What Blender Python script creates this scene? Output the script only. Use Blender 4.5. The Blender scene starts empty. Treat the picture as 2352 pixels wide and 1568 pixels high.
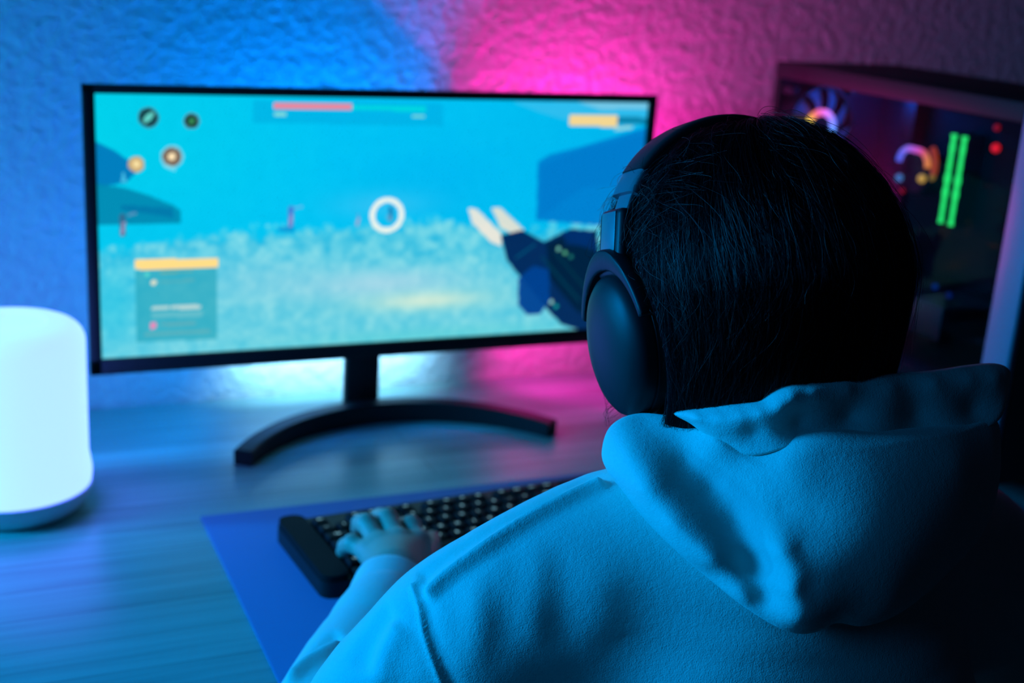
import bpy, bmesh, math, random
import numpy as np
from mathutils import Vector, Matrix

SC = bpy.context.scene
COL = SC.collection

# ------------------------------------------------------------------ camera
cam_data = bpy.data.cameras.new('camera')
cam = bpy.data.objects.new('camera', cam_data)
COL.objects.link(cam)
cam.matrix_world = Matrix(((0.914064, 0.059362, -0.401203, -0.409798), (-0.400615, 0.286315, -0.870362, -1.601707), (0.063204, 0.956295, 0.285492, 1.317493), (0, 0, 0, 1)))
cam_data.sensor_width = 36.0
cam_data.lens = 45.4672
cam_data.clip_start = 0.02
cam_data.dof.use_dof = True
cam_data.dof.focus_distance = 0.775
cam_data.dof.aperture_fstop = 5.6
SC.camera = cam

# ------------------------------------------------------------------ world, exposure
SC.view_settings.view_transform = 'Standard'
SC.view_settings.look = 'None'
SC.view_settings.gamma = 1.0
SC.view_settings.use_curve_mapping = False
SC.view_settings.exposure = 0.0
SC.cycles.use_denoising = True
world = bpy.data.worlds.new('dark_room')
SC.world = world
world.use_nodes = True
world.node_tree.nodes['Background'].inputs['Color'].default_value = (0.0008, 0.002, 0.005, 1)
world.node_tree.nodes['Background'].inputs['Strength'].default_value = 1.0


# ------------------------------------------------------------------ room lights and added fills
def light(name, kind, loc, target, color, watts, size=0.1, size_y=None, spot=None, blend=0.3, spread=None):
    ld = bpy.data.lights.new(name, kind)
    ld.energy = watts
    ld.color = color
    if kind == 'AREA':
        ld.size = size
        if size_y:
            ld.shape = 'RECTANGLE'
            ld.size_y = size_y
        if spread:
            ld.spread = math.radians(spread)
    else:
        ld.shadow_soft_size = size
    if kind == 'SPOT':
        ld.spot_size = math.radians(spot)
        ld.spot_blend = blend
    o = bpy.data.objects.new(name, ld)
    COL.objects.link(o)
    o.location = loc
    o.rotation_euler = (Vector(target) - Vector(loc)).to_track_quat('-Z', 'Y').to_euler()
    return o


# big soft blue room lamp beyond the left edge of the frame, level with the player's shoulder
light('blue_room_lamp', 'AREA', (-1.40, -0.50, 1.45), (-0.10, -0.95, 0.93), (0.0, 0.35, 1.0), 6.5, 0.42, 0.42, spread=80)
# added dim blue fill from behind left, not a lamp of the room
light('blue_back_fill', 'AREA', (-1.55, -1.45, 1.65), (0.0, -1.0, 1.0), (0.0, 0.34, 1.0), 0.6, 0.5, 0.5, spread=70)
# added blue wash over the left of the wall, no real spotlight
light('blue_wall_wash', 'SPOT', (-0.70, -0.65, 1.80), (-0.66, 0.0, 1.05), (0.0, 0.27, 1.0), 5.0, 0.05, spot=84, blend=1.0)
# added blue light beyond the left edge, rakes the stucco to bring out relief
light('blue_raking_fill', 'AREA', (-1.42, -0.16, 1.08), (-0.55, 0.0, 1.06), (0.0, 0.40, 1.0), 7.5, 0.10, 0.10, spread=110)
# coloured light bars behind the monitor
light('blue_light_bar', 'AREA', (0.05, -0.060, 0.90), (0.05, -0.060, 1.90), (0.0, 0.21, 1.0), 6.0, 0.14, 0.03)
light('blue_under_light_bar', 'SPOT', (-0.10, -0.08, 0.90), (-0.26, -0.03, 0.80), (0.0, 0.27, 1.0), 1.2, 0.03, spot=140, blend=0.5)
light('pink_light_bar', 'AREA', (0.36, -0.060, 0.90), (0.36, -0.060, 1.90), (1.0, 0.018, 0.46), 2.9, 0.14, 0.03)
light('pink_side_light_bar', 'AREA', (0.405, -0.055, 0.99), (0.43, -0.050, 1.90), (1.0, 0.018, 0.42), 1.9, 0.06, 0.03)
light('pink_under_light_bar', 'SPOT', (0.33, -0.085, 0.90), (0.44, 0.0, 0.77), (1.0, 0.025, 0.42), 2.6, 0.03, spot=115, blend=0.5)
light('white_blue_light_bar', 'AREA', (0.065, -0.055, 0.845), (0.065, 0.0, 0.785), (0.28, 0.70, 1.0), 0.46, 0.25, 0.015, spread=90)
# added blue light inside the case to colour the rear panel
light('blue_case_fill', 'POINT', (0.80, -0.17, 1.165), (0.7, 0.0, 1.0), (0.0, 0.12, 1.0), 0.6, 0.015)


# ------------------------------------------------------------------ materials
def srgb(r, g, b):
    f = lambda c: (c / 255 / 12.92) if c / 255 <= 0.04045 else ((c / 255 + 0.055) / 1.055) ** 2.4
    return (f(r), f(g), f(b), 1.0)


def material(name, color, rough=0.5, metal=0.0, bump=None, spec=None, sheen=None, coat=None):
    """bump = (noise scale, strength, distance, detail)"""
    m = bpy.data.materials.new(name)
    m.use_nodes = True
    nt = m.node_tree
    b = nt.nodes['Principled BSDF']
    b.inputs['Base Color'].default_value = tuple(color[:3]) + (1.0,)
    b.inputs['Roughness'].default_value = rough
    b.inputs['Metallic'].default_value = metal
    if spec is not None:
        b.inputs['Specular IOR Level'].default_value = spec
    if sheen:
        b.inputs['Sheen Weight'].default_value = sheen
        b.inputs['Sheen Roughness'].default_value = 0.5
    if coat:
        b.inputs['Coat Weight'].default_value = coat
        b.inputs['Coat Roughness'].default_value = 0.1
    if bump:
        tc = nt.nodes.new('ShaderNodeTexCoord')
        n = nt.nodes.new('ShaderNodeTexNoise')
        n.inputs['Scale'].default_value = bump[0]
        n.inputs['Detail'].default_value = bump[3] if len(bump) > 3 else 4
        bp = nt.nodes.new('ShaderNodeBump')
        bp.inputs['Strength'].default_value = bump[1]
        bp.inputs['Distance'].default_value = bump[2]
        nt.links.new(tc.outputs['Object'], n.inputs['Vector'])
        nt.links.new(n.outputs['Fac'], bp.inputs['Height'])
        nt.links.new(bp.outputs['Normal'], b.inputs['Normal'])
    return m


def emitter(name, color, strength):
    m = bpy.data.materials.new(name)
    m.use_nodes = True
    b = m.node_tree.nodes['Principled BSDF']
    b.inputs['Base Color'].default_value = (0.02, 0.02, 0.02, 1)
    b.inputs['Emission Color'].default_value = tuple(color[:3]) + (1.0,)
    b.inputs['Emission Strength'].default_value = strength
    return m


def vertex_emitter(name, strength, rough=0.5, spec=0.5):
    m = bpy.data.materials.new(name)
    m.use_nodes = True
    nt = m.node_tree
    b = nt.nodes['Principled BSDF']
    b.inputs['Base Color'].default_value = (0.005, 0.005, 0.005, 1)
    b.inputs['Roughness'].default_value = rough
    b.inputs['Specular IOR Level'].default_value = spec
    a = nt.nodes.new('ShaderNodeAttribute')
    a.attribute_name = 'glow'
    nt.links.new(a.outputs['Color'], b.inputs['Emission Color'])
    b.inputs['Emission Strength'].default_value = strength
    return m


def wall_material():
    m = material('stucco', (0.62, 0.62, 0.62), 0.75)
    nt = m.node_tree
    b = nt.nodes['Principled BSDF']
    tc = nt.nodes.new('ShaderNodeTexCoord')
    n1 = nt.nodes.new('ShaderNodeTexNoise')
    n1.inputs['Scale'].default_value = 62
    n1.inputs['Detail'].default_value = 6
    n1.inputs['Roughness'].default_value = 0.62
    n1.inputs['Distortion'].default_value = 0.25
    cr = nt.nodes.new('ShaderNodeValToRGB')
    cr.color_ramp.elements[0].position = 0.34
    cr.color_ramp.elements[1].position = 0.66
    bp = nt.nodes.new('ShaderNodeBump')
    bp.inputs['Strength'].default_value = 0.75
    bp.inputs['Distance'].default_value = 0.0035
    nt.links.new(tc.outputs['Object'], n1.inputs['Vector'])
    nt.links.new(n1.outputs['Fac'], cr.inputs['Fac'])
    nt.links.new(cr.outputs['Color'], bp.inputs['Height'])
    nt.links.new(bp.outputs['Normal'], b.inputs['Normal'])
    return m


def wood_material():
    m = material('light_laminate_wood', (0.4, 0.3, 0.2), 0.32, spec=0.45)
    nt = m.node_tree
    b = nt.nodes['Principled BSDF']
    tc = nt.nodes.new('ShaderNodeTexCoord')
    mp = nt.nodes.new('ShaderNodeMapping')
    mp.inputs['Scale'].default_value = (1, 1, 1)
    br = nt.nodes.new('ShaderNodeTexBrick')
    br.offset = 0.37
    br.inputs['Scale'].default_value = 1.0
    br.inputs['Brick Width'].default_value = 4.0
    br.inputs['Row Height'].default_value = 0.054
    br.inputs['Mortar Size'].default_value = 0.0006
    br.inputs['Mortar Smooth'].default_value = 0.5
    br.inputs['Bias'].default_value = 0.0
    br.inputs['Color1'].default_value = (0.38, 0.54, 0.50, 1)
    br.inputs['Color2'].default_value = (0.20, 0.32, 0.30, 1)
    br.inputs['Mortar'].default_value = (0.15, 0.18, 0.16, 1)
    mp2 = nt.nodes.new('ShaderNodeMapping')
    mp2.inputs['Scale'].default_value = (2.2, 70, 1)
    n = nt.nodes.new('ShaderNodeTexNoise')
    n.inputs['Scale'].default_value = 2.0
    n.inputs['Detail'].default_value = 8
    n.inputs['Roughness'].default_value = 0.6
    n.inputs['Distortion'].default_value = 0.3
    ra = nt.nodes.new('ShaderNodeMapRange')
    ra.inputs['From Min'].default_value = 0.25
    ra.inputs['From Max'].default_value = 0.75
    ra.inputs['To Min'].default_value = 0.72
    ra.inputs['To Max'].default_value = 1.2
    mx = nt.nodes.new('ShaderNodeMix')
    mx.data_type = 'RGBA'
    mx.blend_type = 'MULTIPLY'
    mx.inputs['Factor'].default_value = 1.0
    L = nt.links.new
    L(tc.outputs['Object'], mp.inputs['Vector'])
    L(tc.outputs['Object'], mp2.inputs['Vector'])
    L(mp.outputs['Vector'], br.inputs['Vector'])
    L(mp2.outputs['Vector'], n.inputs['Vector'])
    L(n.outputs['Fac'], ra.inputs['Value'])
    L(br.outputs['Color'], mx.inputs[6])
    L(ra.outputs['Result'], mx.inputs[7])
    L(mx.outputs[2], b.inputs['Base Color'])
    bp = nt.nodes.new('ShaderNodeBump')
    bp.inputs['Strength'].default_value = 0.12
    bp.inputs['Distance'].default_value = 0.0006
    L(n.outputs['Fac'], bp.inputs['Height'])
    L(bp.outputs['Normal'], b.inputs['Normal'])
    return m


def glass_material(name, tint=(1, 1, 1), gloss=1.0):
    m = bpy.data.materials.new(name)
    m.use_nodes = True
    nt = m.node_tree
    nt.nodes.clear()
    out = nt.nodes.new('ShaderNodeOutputMaterial')
    tr = nt.nodes.new('ShaderNodeBsdfTransparent')
    tr.inputs['Color'].default_value = tuple(tint) + (1,)
    gl = nt.nodes.new('ShaderNodeBsdfGlossy')
    gl.inputs['Roughness'].default_value = 0.02
    gl.inputs['Color'].default_value = (gloss, gloss, gloss, 1)
    fr = nt.nodes.new('ShaderNodeFresnel')
    fr.inputs['IOR'].default_value = 1.45
    mx = nt.nodes.new('ShaderNodeMixShader')
    ge = nt.nodes.new('ShaderNodeNewGeometry')                  # reflect on the outer skin only
    sb = nt.nodes.new('ShaderNodeMath')
    sb.operation = 'SUBTRACT'
    sb.inputs[0].default_value = 1.0
    ml = nt.nodes.new('ShaderNodeMath')
    ml.operation = 'MULTIPLY'
    nt.links.new(ge.outputs['Backfacing'], sb.inputs[1])
    nt.links.new(sb.outputs[0], ml.inputs[0])
    nt.links.new(fr.outputs['Fac'], ml.inputs[1])
    nt.links.new(ml.outputs[0], mx.inputs['Fac'])
    nt.links.new(tr.outputs['BSDF'], mx.inputs[1])
    nt.links.new(gl.outputs['BSDF'], mx.inputs[2])
    nt.links.new(mx.outputs['Shader'], out.inputs['Surface'])
    return m


def fabric_material(name, color, scale=900.0, strength=0.35, rib=None):
    """brushed cotton fleece: fine knit plus lint"""
    m = material(name, color, 0.9, spec=0.15, sheen=0.25)
    nt = m.node_tree
    b = nt.nodes['Principled BSDF']
    tc = nt.nodes.new('ShaderNodeTexCoord')
    n1 = nt.nodes.new('ShaderNodeTexNoise')
    n1.inputs['Scale'].default_value = scale
    n1.inputs['Detail'].default_value = 3
    n2 = nt.nodes.new('ShaderNodeTexNoise')
    n2.inputs['Scale'].default_value = scale / 4.5
    n2.inputs['Detail'].default_value = 4
    ad = nt.nodes.new('ShaderNodeMath')
    ad.operation = 'ADD'
    L = nt.links.new
    L(tc.outputs['Object'], n1.inputs['Vector'])
    L(tc.outputs['Object'], n2.inputs['Vector'])
    L(n1.outputs['Fac'], ad.inputs[0])
    L(n2.outputs['Fac'], ad.inputs[1])
    last = ad
    if rib:
        w = nt.nodes.new('ShaderNodeTexWave')
        w.bands_direction = rib[0]
        w.inputs['Scale'].default_value = rib[1]
        w.inputs['Distortion'].default_value = 0.6
        L(tc.outputs['Object'], w.inputs['Vector'])
        ad2 = nt.nodes.new('ShaderNodeMath')
        ad2.operation = 'ADD'
        L(ad.outputs[0], ad2.inputs[0])
        L(w.outputs['Fac'], ad2.inputs[1])
        last = ad2
    bp = nt.nodes.new('ShaderNodeBump')
    bp.inputs['Strength'].default_value = strength
    bp.inputs['Distance'].default_value = 0.0008
    L(last.outputs[0], bp.inputs['Height'])
    L(bp.outputs['Normal'], b.inputs['Normal'])
    return m


# ------------------------------------------------------------------ object helpers
def world_loc(o):
    v = Vector((0, 0, 0))
    while o is not None:
        v += Vector(o.location)
        o = o.parent
    return v


def tag(o, label=None, cat=None, group=None, kind=None):
    if label:
        o['label'] = label
    if cat:
        o['category'] = cat
    if group:
        o['group'] = group
    if kind:
        o['kind'] = kind
    return o


def thing(name, label, cat, loc=(0, 0, 0), rz=0.0, group=None):
    o = bpy.data.objects.new(name, None)
    COL.objects.link(o)
    o.location = loc
    o.rotation_euler = (0, 0, rz)
    o.empty_display_size = 0.05
    return tag(o, label, cat, group)


def link_mesh(name, me, mat, parent=None, smooth=True, local=True):
    """local=False: vertices are in world coordinates and are moved into the parent's space"""
    o = bpy.data.objects.new(name, me)
    COL.objects.link(o)
    for mm in (mat if isinstance(mat, (list, tuple)) else [mat]):
        me.materials.append(mm)
    if parent is not None:
        if not local:
            me.transform(Matrix.Translation(-world_loc(parent)))
        o.parent = parent
    if smooth:
        me.polygons.foreach_set('use_smooth', [True] * len(me.polygons))
    me.update()
    return o


def from_data(name, verts, faces, mat, parent=None, smooth=True, local=True):
    me = bpy.data.meshes.new(name)
    me.from_pydata([tuple(v) for v in verts], [], [tuple(f) for f in faces])
    return link_mesh(name, me, mat, parent, smooth, local)


class Shape:
    """collects solids into one bmesh"""
    def __init__(self):
        self.bm = bmesh.new()

    def box(self, c, s, bevel=0.0, seg=2, mat=None, slot=0):
        r = bmesh.ops.create_cube(self.bm, size=1.0)
        vs = r['verts']
        for v in vs:
            v.co = Vector((v.co.x * s[0], v.co.y * s[1], v.co.z * s[2]))
        fs = list({f for v in vs for f in v.link_faces})
        if bevel > 0:
            es = list({e for v in vs for e in v.link_edges})
            rb = bmesh.ops.bevel(self.bm, geom=es, offset=bevel, segments=seg, profile=0.5, affect='EDGES')
            vs = list({v for f in rb['faces'] for v in f.verts} | {v for v in vs if v.is_valid})
            fs = list({f for v in vs for f in v.link_faces})
        M = (mat or Matrix.Identity(4))
        for v in vs:
            v.co = M @ (v.co + Vector(c))
        for f in fs:
            f.material_index = slot
        return self

    def tube(self, pts, rad, seg=12, closed=False, slot=0, flat=1.0, caps=True):
        """sweep a round section along pts; rad is a number or a list"""
        n = len(pts)
        P = [Vector(p) for p in pts]
        R = rad if isinstance(rad, (list, tuple)) else [rad] * n
        rings = []
        ref = None
        for i in range(n):
            a = P[(i - 1) % n] if (closed or i > 0) else P[i]
            b = P[(i + 1) % n] if (closed or i < n - 1) else P[i]
            t = (b - a).normalized()
            if ref is None:
                ref = Vector((0, 0, 1)) if abs(t.z) < 0.9 else Vector((0, 1, 0))
            u = (ref - t * ref.dot(t)).normalized()
            w = t.cross(u)
            ref = u
            rings.append([self.bm.verts.new(P[i] + (u * math.cos(2 * math.pi * k / seg) * flat + w * math.sin(2 * math.pi * k / seg)) * R[i]) for k in range(seg)])
        m = n if closed else n - 1
        for i in range(m):
            A, B = rings[i], rings[(i + 1) % n]
            for k in range(seg):
                f = self.bm.faces.new((A[k], A[(k + 1) % seg], B[(k + 1) % seg], B[k]))
                f.material_index = slot
        if caps and not closed:
            self.bm.faces.new(rings[0][::-1]).material_index = slot
            self.bm.faces.new(rings[-1]).material_index = slot
        return self

    def lathe(self, prof, seg=48, center=(0, 0, 0), mat=None, slot=0, closed=False):
        """prof: list of (radius, height) turned about Z"""
        c = Vector(center)
        M = mat or Matrix.Identity(4)
        rings = []
        for r, z in prof:
            if r < 1e-6:
                rings.append([self.bm.verts.new(M @ (c + Vector((0, 0, z))))])
            else:
                rings.append([self.bm.verts.new(M @ (c + Vector((r * math.cos(2 * math.pi * k / seg), r * math.sin(2 * math.pi * k / seg), z)))) for k in range(seg)])
        pairs = list(zip(rings[:-1], rings[1:]))
        if closed:
            pairs.append((rings[-1], rings[0]))
        for A, B in pairs:
            for k in range(seg):
                j = (k + 1) % seg
                if len(A) == 1 and len(B) == 1:
                    continue
                if len(A) == 1:
                    f = self.bm.faces.new((A[0], B[j], B[k]))
                elif len(B) == 1:
                    f = self.bm.faces.new((A[k], A[j], B[0]))
                else:
                    f = self.bm.faces.new((A[k], A[j], B[j], B[k]))
                f.material_index = slot
        return self

    def prism(self, outline, z0, z1, mat=None, slot=0):
        M = mat or Matrix.Identity(4)
        a = [self.bm.verts.new(M @ Vector((x, y, z0))) for x, y in outline]
        b = [self.bm.verts.new(M @ Vector((x, y, z1))) for x, y in outline]
        n = len(a)
        self.bm.faces.new(a[::-1]).material_index = slot
        self.bm.faces.new(b).material_index = slot
        for i in range(n):
            j = (i + 1) % n
            self.bm.faces.new((a[i], a[j], b[j], b[i])).material_index = slot
        return self

    def make(self, name, mat, parent=None, smooth=True, local=True, angle=None):
        bmesh.ops.recalc_face_normals(self.bm, faces=self.bm.faces)
        me = bpy.data.meshes.new(name)
        self.bm.to_mesh(me)
        self.bm.free()
        o = link_mesh(name, me, mat, parent, smooth, local)
        if smooth:
            me.set_sharp_from_angle(angle=math.radians(angle or 35))
        return o


def glow_colors(o, fn):
    """per-point light colour of an LED part, fn(co) -> linear rgb"""
    me = o.data
    at = me.color_attributes.new('glow', 'FLOAT_COLOR', 'POINT')
    buf = np.ones((len(me.vertices), 4), np.float32)
    for i, v in enumerate(me.vertices):
        buf[i, :3] = fn(v.co)
    at.data.foreach_set('color', buf.ravel())


M = {}
M['wall'] = wall_material()
M['wood'] = wood_material()
M['floor'] = material('dark_floor', (0.12, 0.11, 0.1), 0.6)
M['black'] = material('black_plastic', (0.010, 0.010, 0.011), 0.5, spec=0.3, bump=(900, 0.05, 0.0003))
M['black_matte'] = material('matte_black_plastic', (0.01, 0.01, 0.011), 0.6)
M['black_metal'] = material('black_painted_steel', (0.009, 0.009, 0.010), 0.6, 0.0, spec=0.2)
M['inner'] = material('dark_case_interior', (0.02, 0.022, 0.03), 0.6, spec=0.2)
M['pcb'] = material('black_circuit_board', (0.005, 0.006, 0.007), 0.7, spec=0.1, bump=(120, 0.3, 0.001))
M['lamp_base'] = material('pale_lamp_base', (0.7, 0.7, 0.7), 0.4)


# ------------------------------------------------------------------ the setting
def structure(name, shape, mat):
    o = shape.make(name, mat, smooth=False)
    o['kind'] = 'structure'
    return o


structure('wall_back', Shape().box((0.2, 0.05, 1.35), (5.0, 0.1, 2.7)), M['wall'])
structure('floor', Shape().box((0.2, -1.75, -0.025), (5.0, 3.5, 0.05)), M['floor'])

# ------------------------------------------------------------------ desk
DZ = 0.74
desk = thing('desk', 'wide light wooden desk standing against the stucco wall', 'desk', (0.1, -0.365, 0))
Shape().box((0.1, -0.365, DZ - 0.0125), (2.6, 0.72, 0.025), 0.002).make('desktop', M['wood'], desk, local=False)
for sx in (-1.12, 1.32):
    for sy in (-0.66, -0.07):
        Shape().box((sx, sy, (DZ - 0.025) / 2), (0.05, 0.05, DZ - 0.025), 0.003).make('leg', M['black_metal'], desk, local=False)
Shape().box((0.1, -0.06, DZ - 0.065), (2.39, 0.02, 0.08), 0.002).make('rear_rail', M['black_metal'], desk, local=False)

# ------------------------------------------------------------------ desk mat
mat_cloth = material('blue_mat_cloth', (0.13, 0.20, 0.40), 0.85, bump=(1500, 0.2, 0.0004), spec=0.2)
mat_edge = material('mat_rubber', (0.02, 0.02, 0.03), 0.8)
o = Shape().box((-0.1785 + 0.45, -0.3605 - 0.17, DZ + 0.0015), (0.9, 0.34, 0.003), 0.001).make('desk_mat', mat_cloth)
tag(o, 'large plain blue desk mat lying under the keyboard', 'desk mat')

# ------------------------------------------------------------------ keyboard
KX, KY, KR = -0.1075, -0.5725, math.radians(4.3)
kb = thing('keyboard', 'black backlit keyboard on the blue desk mat under the left hand', 'keyboard', (KX, KY, DZ + 0.003), KR)
KW, KD = 0.452, 0.142
key_mat = material('keycap_black', (0.008, 0.008, 0.009), 0.6, spec=0.15)
legend_mat = emitter('keycap_legend', (0.35, 0.8, 1.0), 0.8)


def rounded_rect(x0, y0, x1, y1, r, n=6):
    out = []
    for cx, cy, a0 in ((x1 - r, y1 - r, 0), (x0 + r, y1 - r, 90), (x0 + r, y0 + r, 180), (x1 - r, y0 + r, 270)):
        for k in range(n + 1):
            a = math.radians(a0 + 90 * k / n)
            out.append((cx + r * math.cos(a), cy + r * math.sin(a)))
    return out


s = Shape()
s.prism(rounded_rect(0, 0, KW, KD, 0.012), 0.0, 0.016)
s.make('lower_shell', M['black'], kb, angle=40)
s = Shape()
s.prism(rounded_rect(0.001, 0.001, 0.0275, KD - 0.001, 0.011), 0.016, 0.0225)
o = s.make('side_panel', material('satin_black_side', (0.008, 0.009, 0.010), 0.65, spec=0.1), kb, angle=40)
s = Shape()
s.prism(rounded_rect(KW - 0.014, 0.001, KW - 0.001, KD - 0.001, 0.006), 0.016, 0.0225)
s.make('end_strip', M['black'], kb, angle=40)
Shape().box((KW / 2 + 0.006, 0.0075, 0.019), (KW - 0.05, 0.012, 0.006), 0.002).make('front_strip', M['black'], kb)
Shape().box((0.0012, KD / 2, 0.012), (0.0012, KD - 0.04, 0.004), 0.0004).make('side_trim', material('glossy_side_trim', (0.02, 0.025, 0.05), 0.12), kb)


def glyph_mesh(txt, size):
    cu = bpy.data.curves.new('legend', 'FONT')
    cu.body = txt
    cu.size = size
    cu.align_x = 'CENTER'
    cu.align_y = 'CENTER'
    cu.resolution_u = 2
    cu.offset = 0.00012
    t = bpy.data.objects.new('legend_source', cu)
    COL.objects.link(t)
    dg = bpy.context.evaluated_depsgraph_get()
    dg.update()
    me = bpy.data.meshes.new_from_object(t.evaluated_get(dg), depsgraph=dg)
    bpy.data.objects.remove(t)
    bpy.data.curves.remove(cu)
    return me


KEYS = {}
U_ = 0.0186


def keycap(w, txt):
    """one keycap with its legend, origin at the middle of its foot"""
    bm = bmesh.new()
    hw, hd = w / 2 - 0.0009, U_ / 2 - 0.0009
    levels = [(0.0, 0.0), (0.0004, 0.003), (0.0018, 0.0078), (0.0026, 0.0086)]
    rings = []
    for ins, z in levels:
        rings.append([bm.verts.new((x, y + (0.0006 if z > 0.005 else 0), z)) for x, y in rounded_rect(-hw + ins, -hd + ins, hw - ins, hd - ins, 0.0016, 2)])
    for A, B in zip(rings[:-1], rings[1:]):
        for k in range(len(A)):
            j = (k + 1) % len(A)
            bm.faces.new((A[k], A[j], B[j], B[k]))
    bm.faces.new(rings[-1])
    bm.faces.new(rings[0][::-1])
    if txt:
        g = glyph_mesh(txt, 0.0054 if len(txt) == 1 else 0.0042)
        n0 = len(bm.faces)
        bm.from_mesh(g)
        bm.faces.ensure_lookup_table()
        vs = set()
        for f in bm.faces[n0:]:
            f.material_index = 1
            vs |= set(f.verts)
        for v in vs:
            v.co.z = 0.0087
            v.co.y += 0.0012
        bpy.data.meshes.remove(g)
    me = bpy.data.meshes.new('key')
    bm.to_mesh(me)
    bm.free()
    me.polygons.foreach_set('use_smooth', [False] * len(me.polygons))
    me.materials.append(key_mat)
    me.materials.append(legend_mat)
    return me


ROWS = [
    (['Esc', None, 'F1', 'F2', 'F3', 'F4', None, 'F5', 'F6', 'F7', 'F8', None, 'F9', 'F10', 'F11', 'F12'], [1, 1, 1, 1, 1, 1, .5, 1, 1, 1, 1, .5, 1, 1, 1, 1]),
    (['~', '1', '2', '3', '4', '5', '6', '7', '8', '9', '0', '-', '=', 'Bksp'], [1] * 13 + [2]),
    (['Tab', 'Q', 'W', 'E', 'R', 'T', 'Y', 'U', 'I', 'O', 'P', '[', ']', '\\'], [1.5] + [1] * 12 + [1.5]),
    (['Caps', 'A', 'S', 'D', 'F', 'G', 'H', 'J', 'K', 'L', ';', "'", 'Enter'], [1.75] + [1] * 11 + [2.25]),
    (['Shift', 'Z', 'X', 'C', 'V', 'B', 'N', 'M', ',', '.', '/', 'Shift'], [2.25] + [1] * 10 + [2.75]),
    (['Ctrl', 'Win', 'Alt', '', 'Alt', 'Fn', 'Ctrl'], [1.25, 1.25, 1.25, 6.25, 1.25, 1.25, 2.5]),
]
kx0 = 0.0295
n_keys = 0
for r, (names, widths) in enumerate(ROWS):
    x = kx0
    y = 0.0145 + (5 - r) * U_ + U_ / 2
    for nm, w in zip(names, widths):
        if nm is not None:
            k = bpy.data.objects.new('key', keycap(w * U_, nm))
            COL.objects.link(k)
            k.parent = kb
            k.location = (x + w * U_ / 2, y, 0.016)
            k.rotation_euler = (0.0, 0, 0)
            n_keys += 1
        x += w * U_
    for j in range(3):                                     # navigation block
        if r in (0, 1, 2) or (r == 5) or (r == 4 and j == 1):
            k = bpy.data.objects.new('key', keycap(U_, ''))
            COL.objects.link(k)
            k.parent = kb
            k.location = (kx0 + 15.35 * U_ + j * U_ + U_ / 2, y, 0.016)

# ------------------------------------------------------------------ monitor
MX0, MY, MZ0, MW, MH = -0.2606, -0.1494, 0.8323, 0.703, 0.3257
mon = thing('monitor', 'wide black monitor on a curved stand showing a shooting game', 'monitor', (MX0 + MW / 2, -0.11, DZ))
BL, BR, BT, BB = 0.0128, 0.0115, 0.0095, 0.0185
# housing: bezel front, thin rim, domed back with an added light baffle
s = Shape()
cx = MX0 + MW / 2
cz = MZ0 + MH / 2
# bezel as four bars around the screen
s.box((MX0 + BL / 2, MY + 0.006, cz), (BL, 0.012, MH), 0.0012)
s.box((MX0 + MW - BR / 2, MY + 0.006, cz), (BR, 0.012, MH), 0.0012)
s.box((cx, MY + 0.006, MZ0 + MH - BT / 2), (MW, 0.012, BT), 0.0012)
s.box((cx, MY + 0.006, MZ0 + BB / 2), (MW, 0.012, BB), 0.0012)
s.make('bezel', M['black'], mon, local=False)
s = Shape()
s.box((cx, MY + 0.013, cz), (MW - 0.002, 0.012, MH - 0.002), 0.003)
s.box((cx + 0.01, MY + 0.026, MZ0 + 0.130), (0.42, 0.026, 0.22), 0.010, 4)
s.box((0.215, -0.071, 0.985), (0.11, 0.112, 0.27), 0.012, 4)  # unseen baffle, added to keep blue and pink wall light apart
s.make('back_cover_baffle', M['black'], mon, local=False)
s = Shape()
s.box((0.074, -0.100, 0.812), (0.046, 0.014, 0.135), 0.004, 3)
s.make('stand_neck', M['black'], mon, local=False)
# crescent foot: arc through both toes
toe_l, toe_r, apex = (-0.106, -0.232), (0.285, -0.232), (0.0895, -0.128)
hw = (toe_r[0] - toe_l[0]) / 2
sag = apex[1] - toe_l[1]
R_ = (hw * hw + sag * sag) / (2 * sag)
ccx, ccy = apex[0], apex[1] - R_
a_max = math.asin(hw / R_)
s = Shape()
rings = []
for i in range(41):
    t = -1 + 2 * i / 40
    a = a_max * t
    h0 = 0.019 + 0.007 * (1 - t * t)
    ring = []
    for dr, z in ((-0.011, 0), (-0.0115, h0 - 0.002), (-0.0095, h0), (0.0095, h0), (0.0115, h0 - 0.002), (0.011, 0)):
        ring.append(s.bm.verts.new((ccx + (R_ + dr) * math.sin(a), ccy + (R_ + dr) * math.cos(a), DZ + z)))
    rings.append(ring)
for A, B in zip(rings[:-1], rings[1:]):
    for k in range(6):
        s.bm.faces.new((A[k], A[(k + 1) % 6], B[(k + 1) % 6], B[k]))
s.bm.faces.new(rings[0])
s.bm.faces.new(rings[-1][::-1])
s.make('stand_foot', M['black'], mon, local=False, angle=30)


# the game on the screen: drawn in metres from the panel's lower left corner
SW, SH = MW - BL - BR, MH - BT - BB
NX, NY = 520, 222
gx, gy = np.meshgrid(np.linspace(0, SW, NX), np.linspace(0, SH, NY))
rng = np.random.default_rng(7)


def lin(rgb):
    c = np.array(rgb, float) / 255
    return np.where(c <= 0.04045, c / 12.92, ((c + 0.055) / 1.055) ** 2.4)


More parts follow.
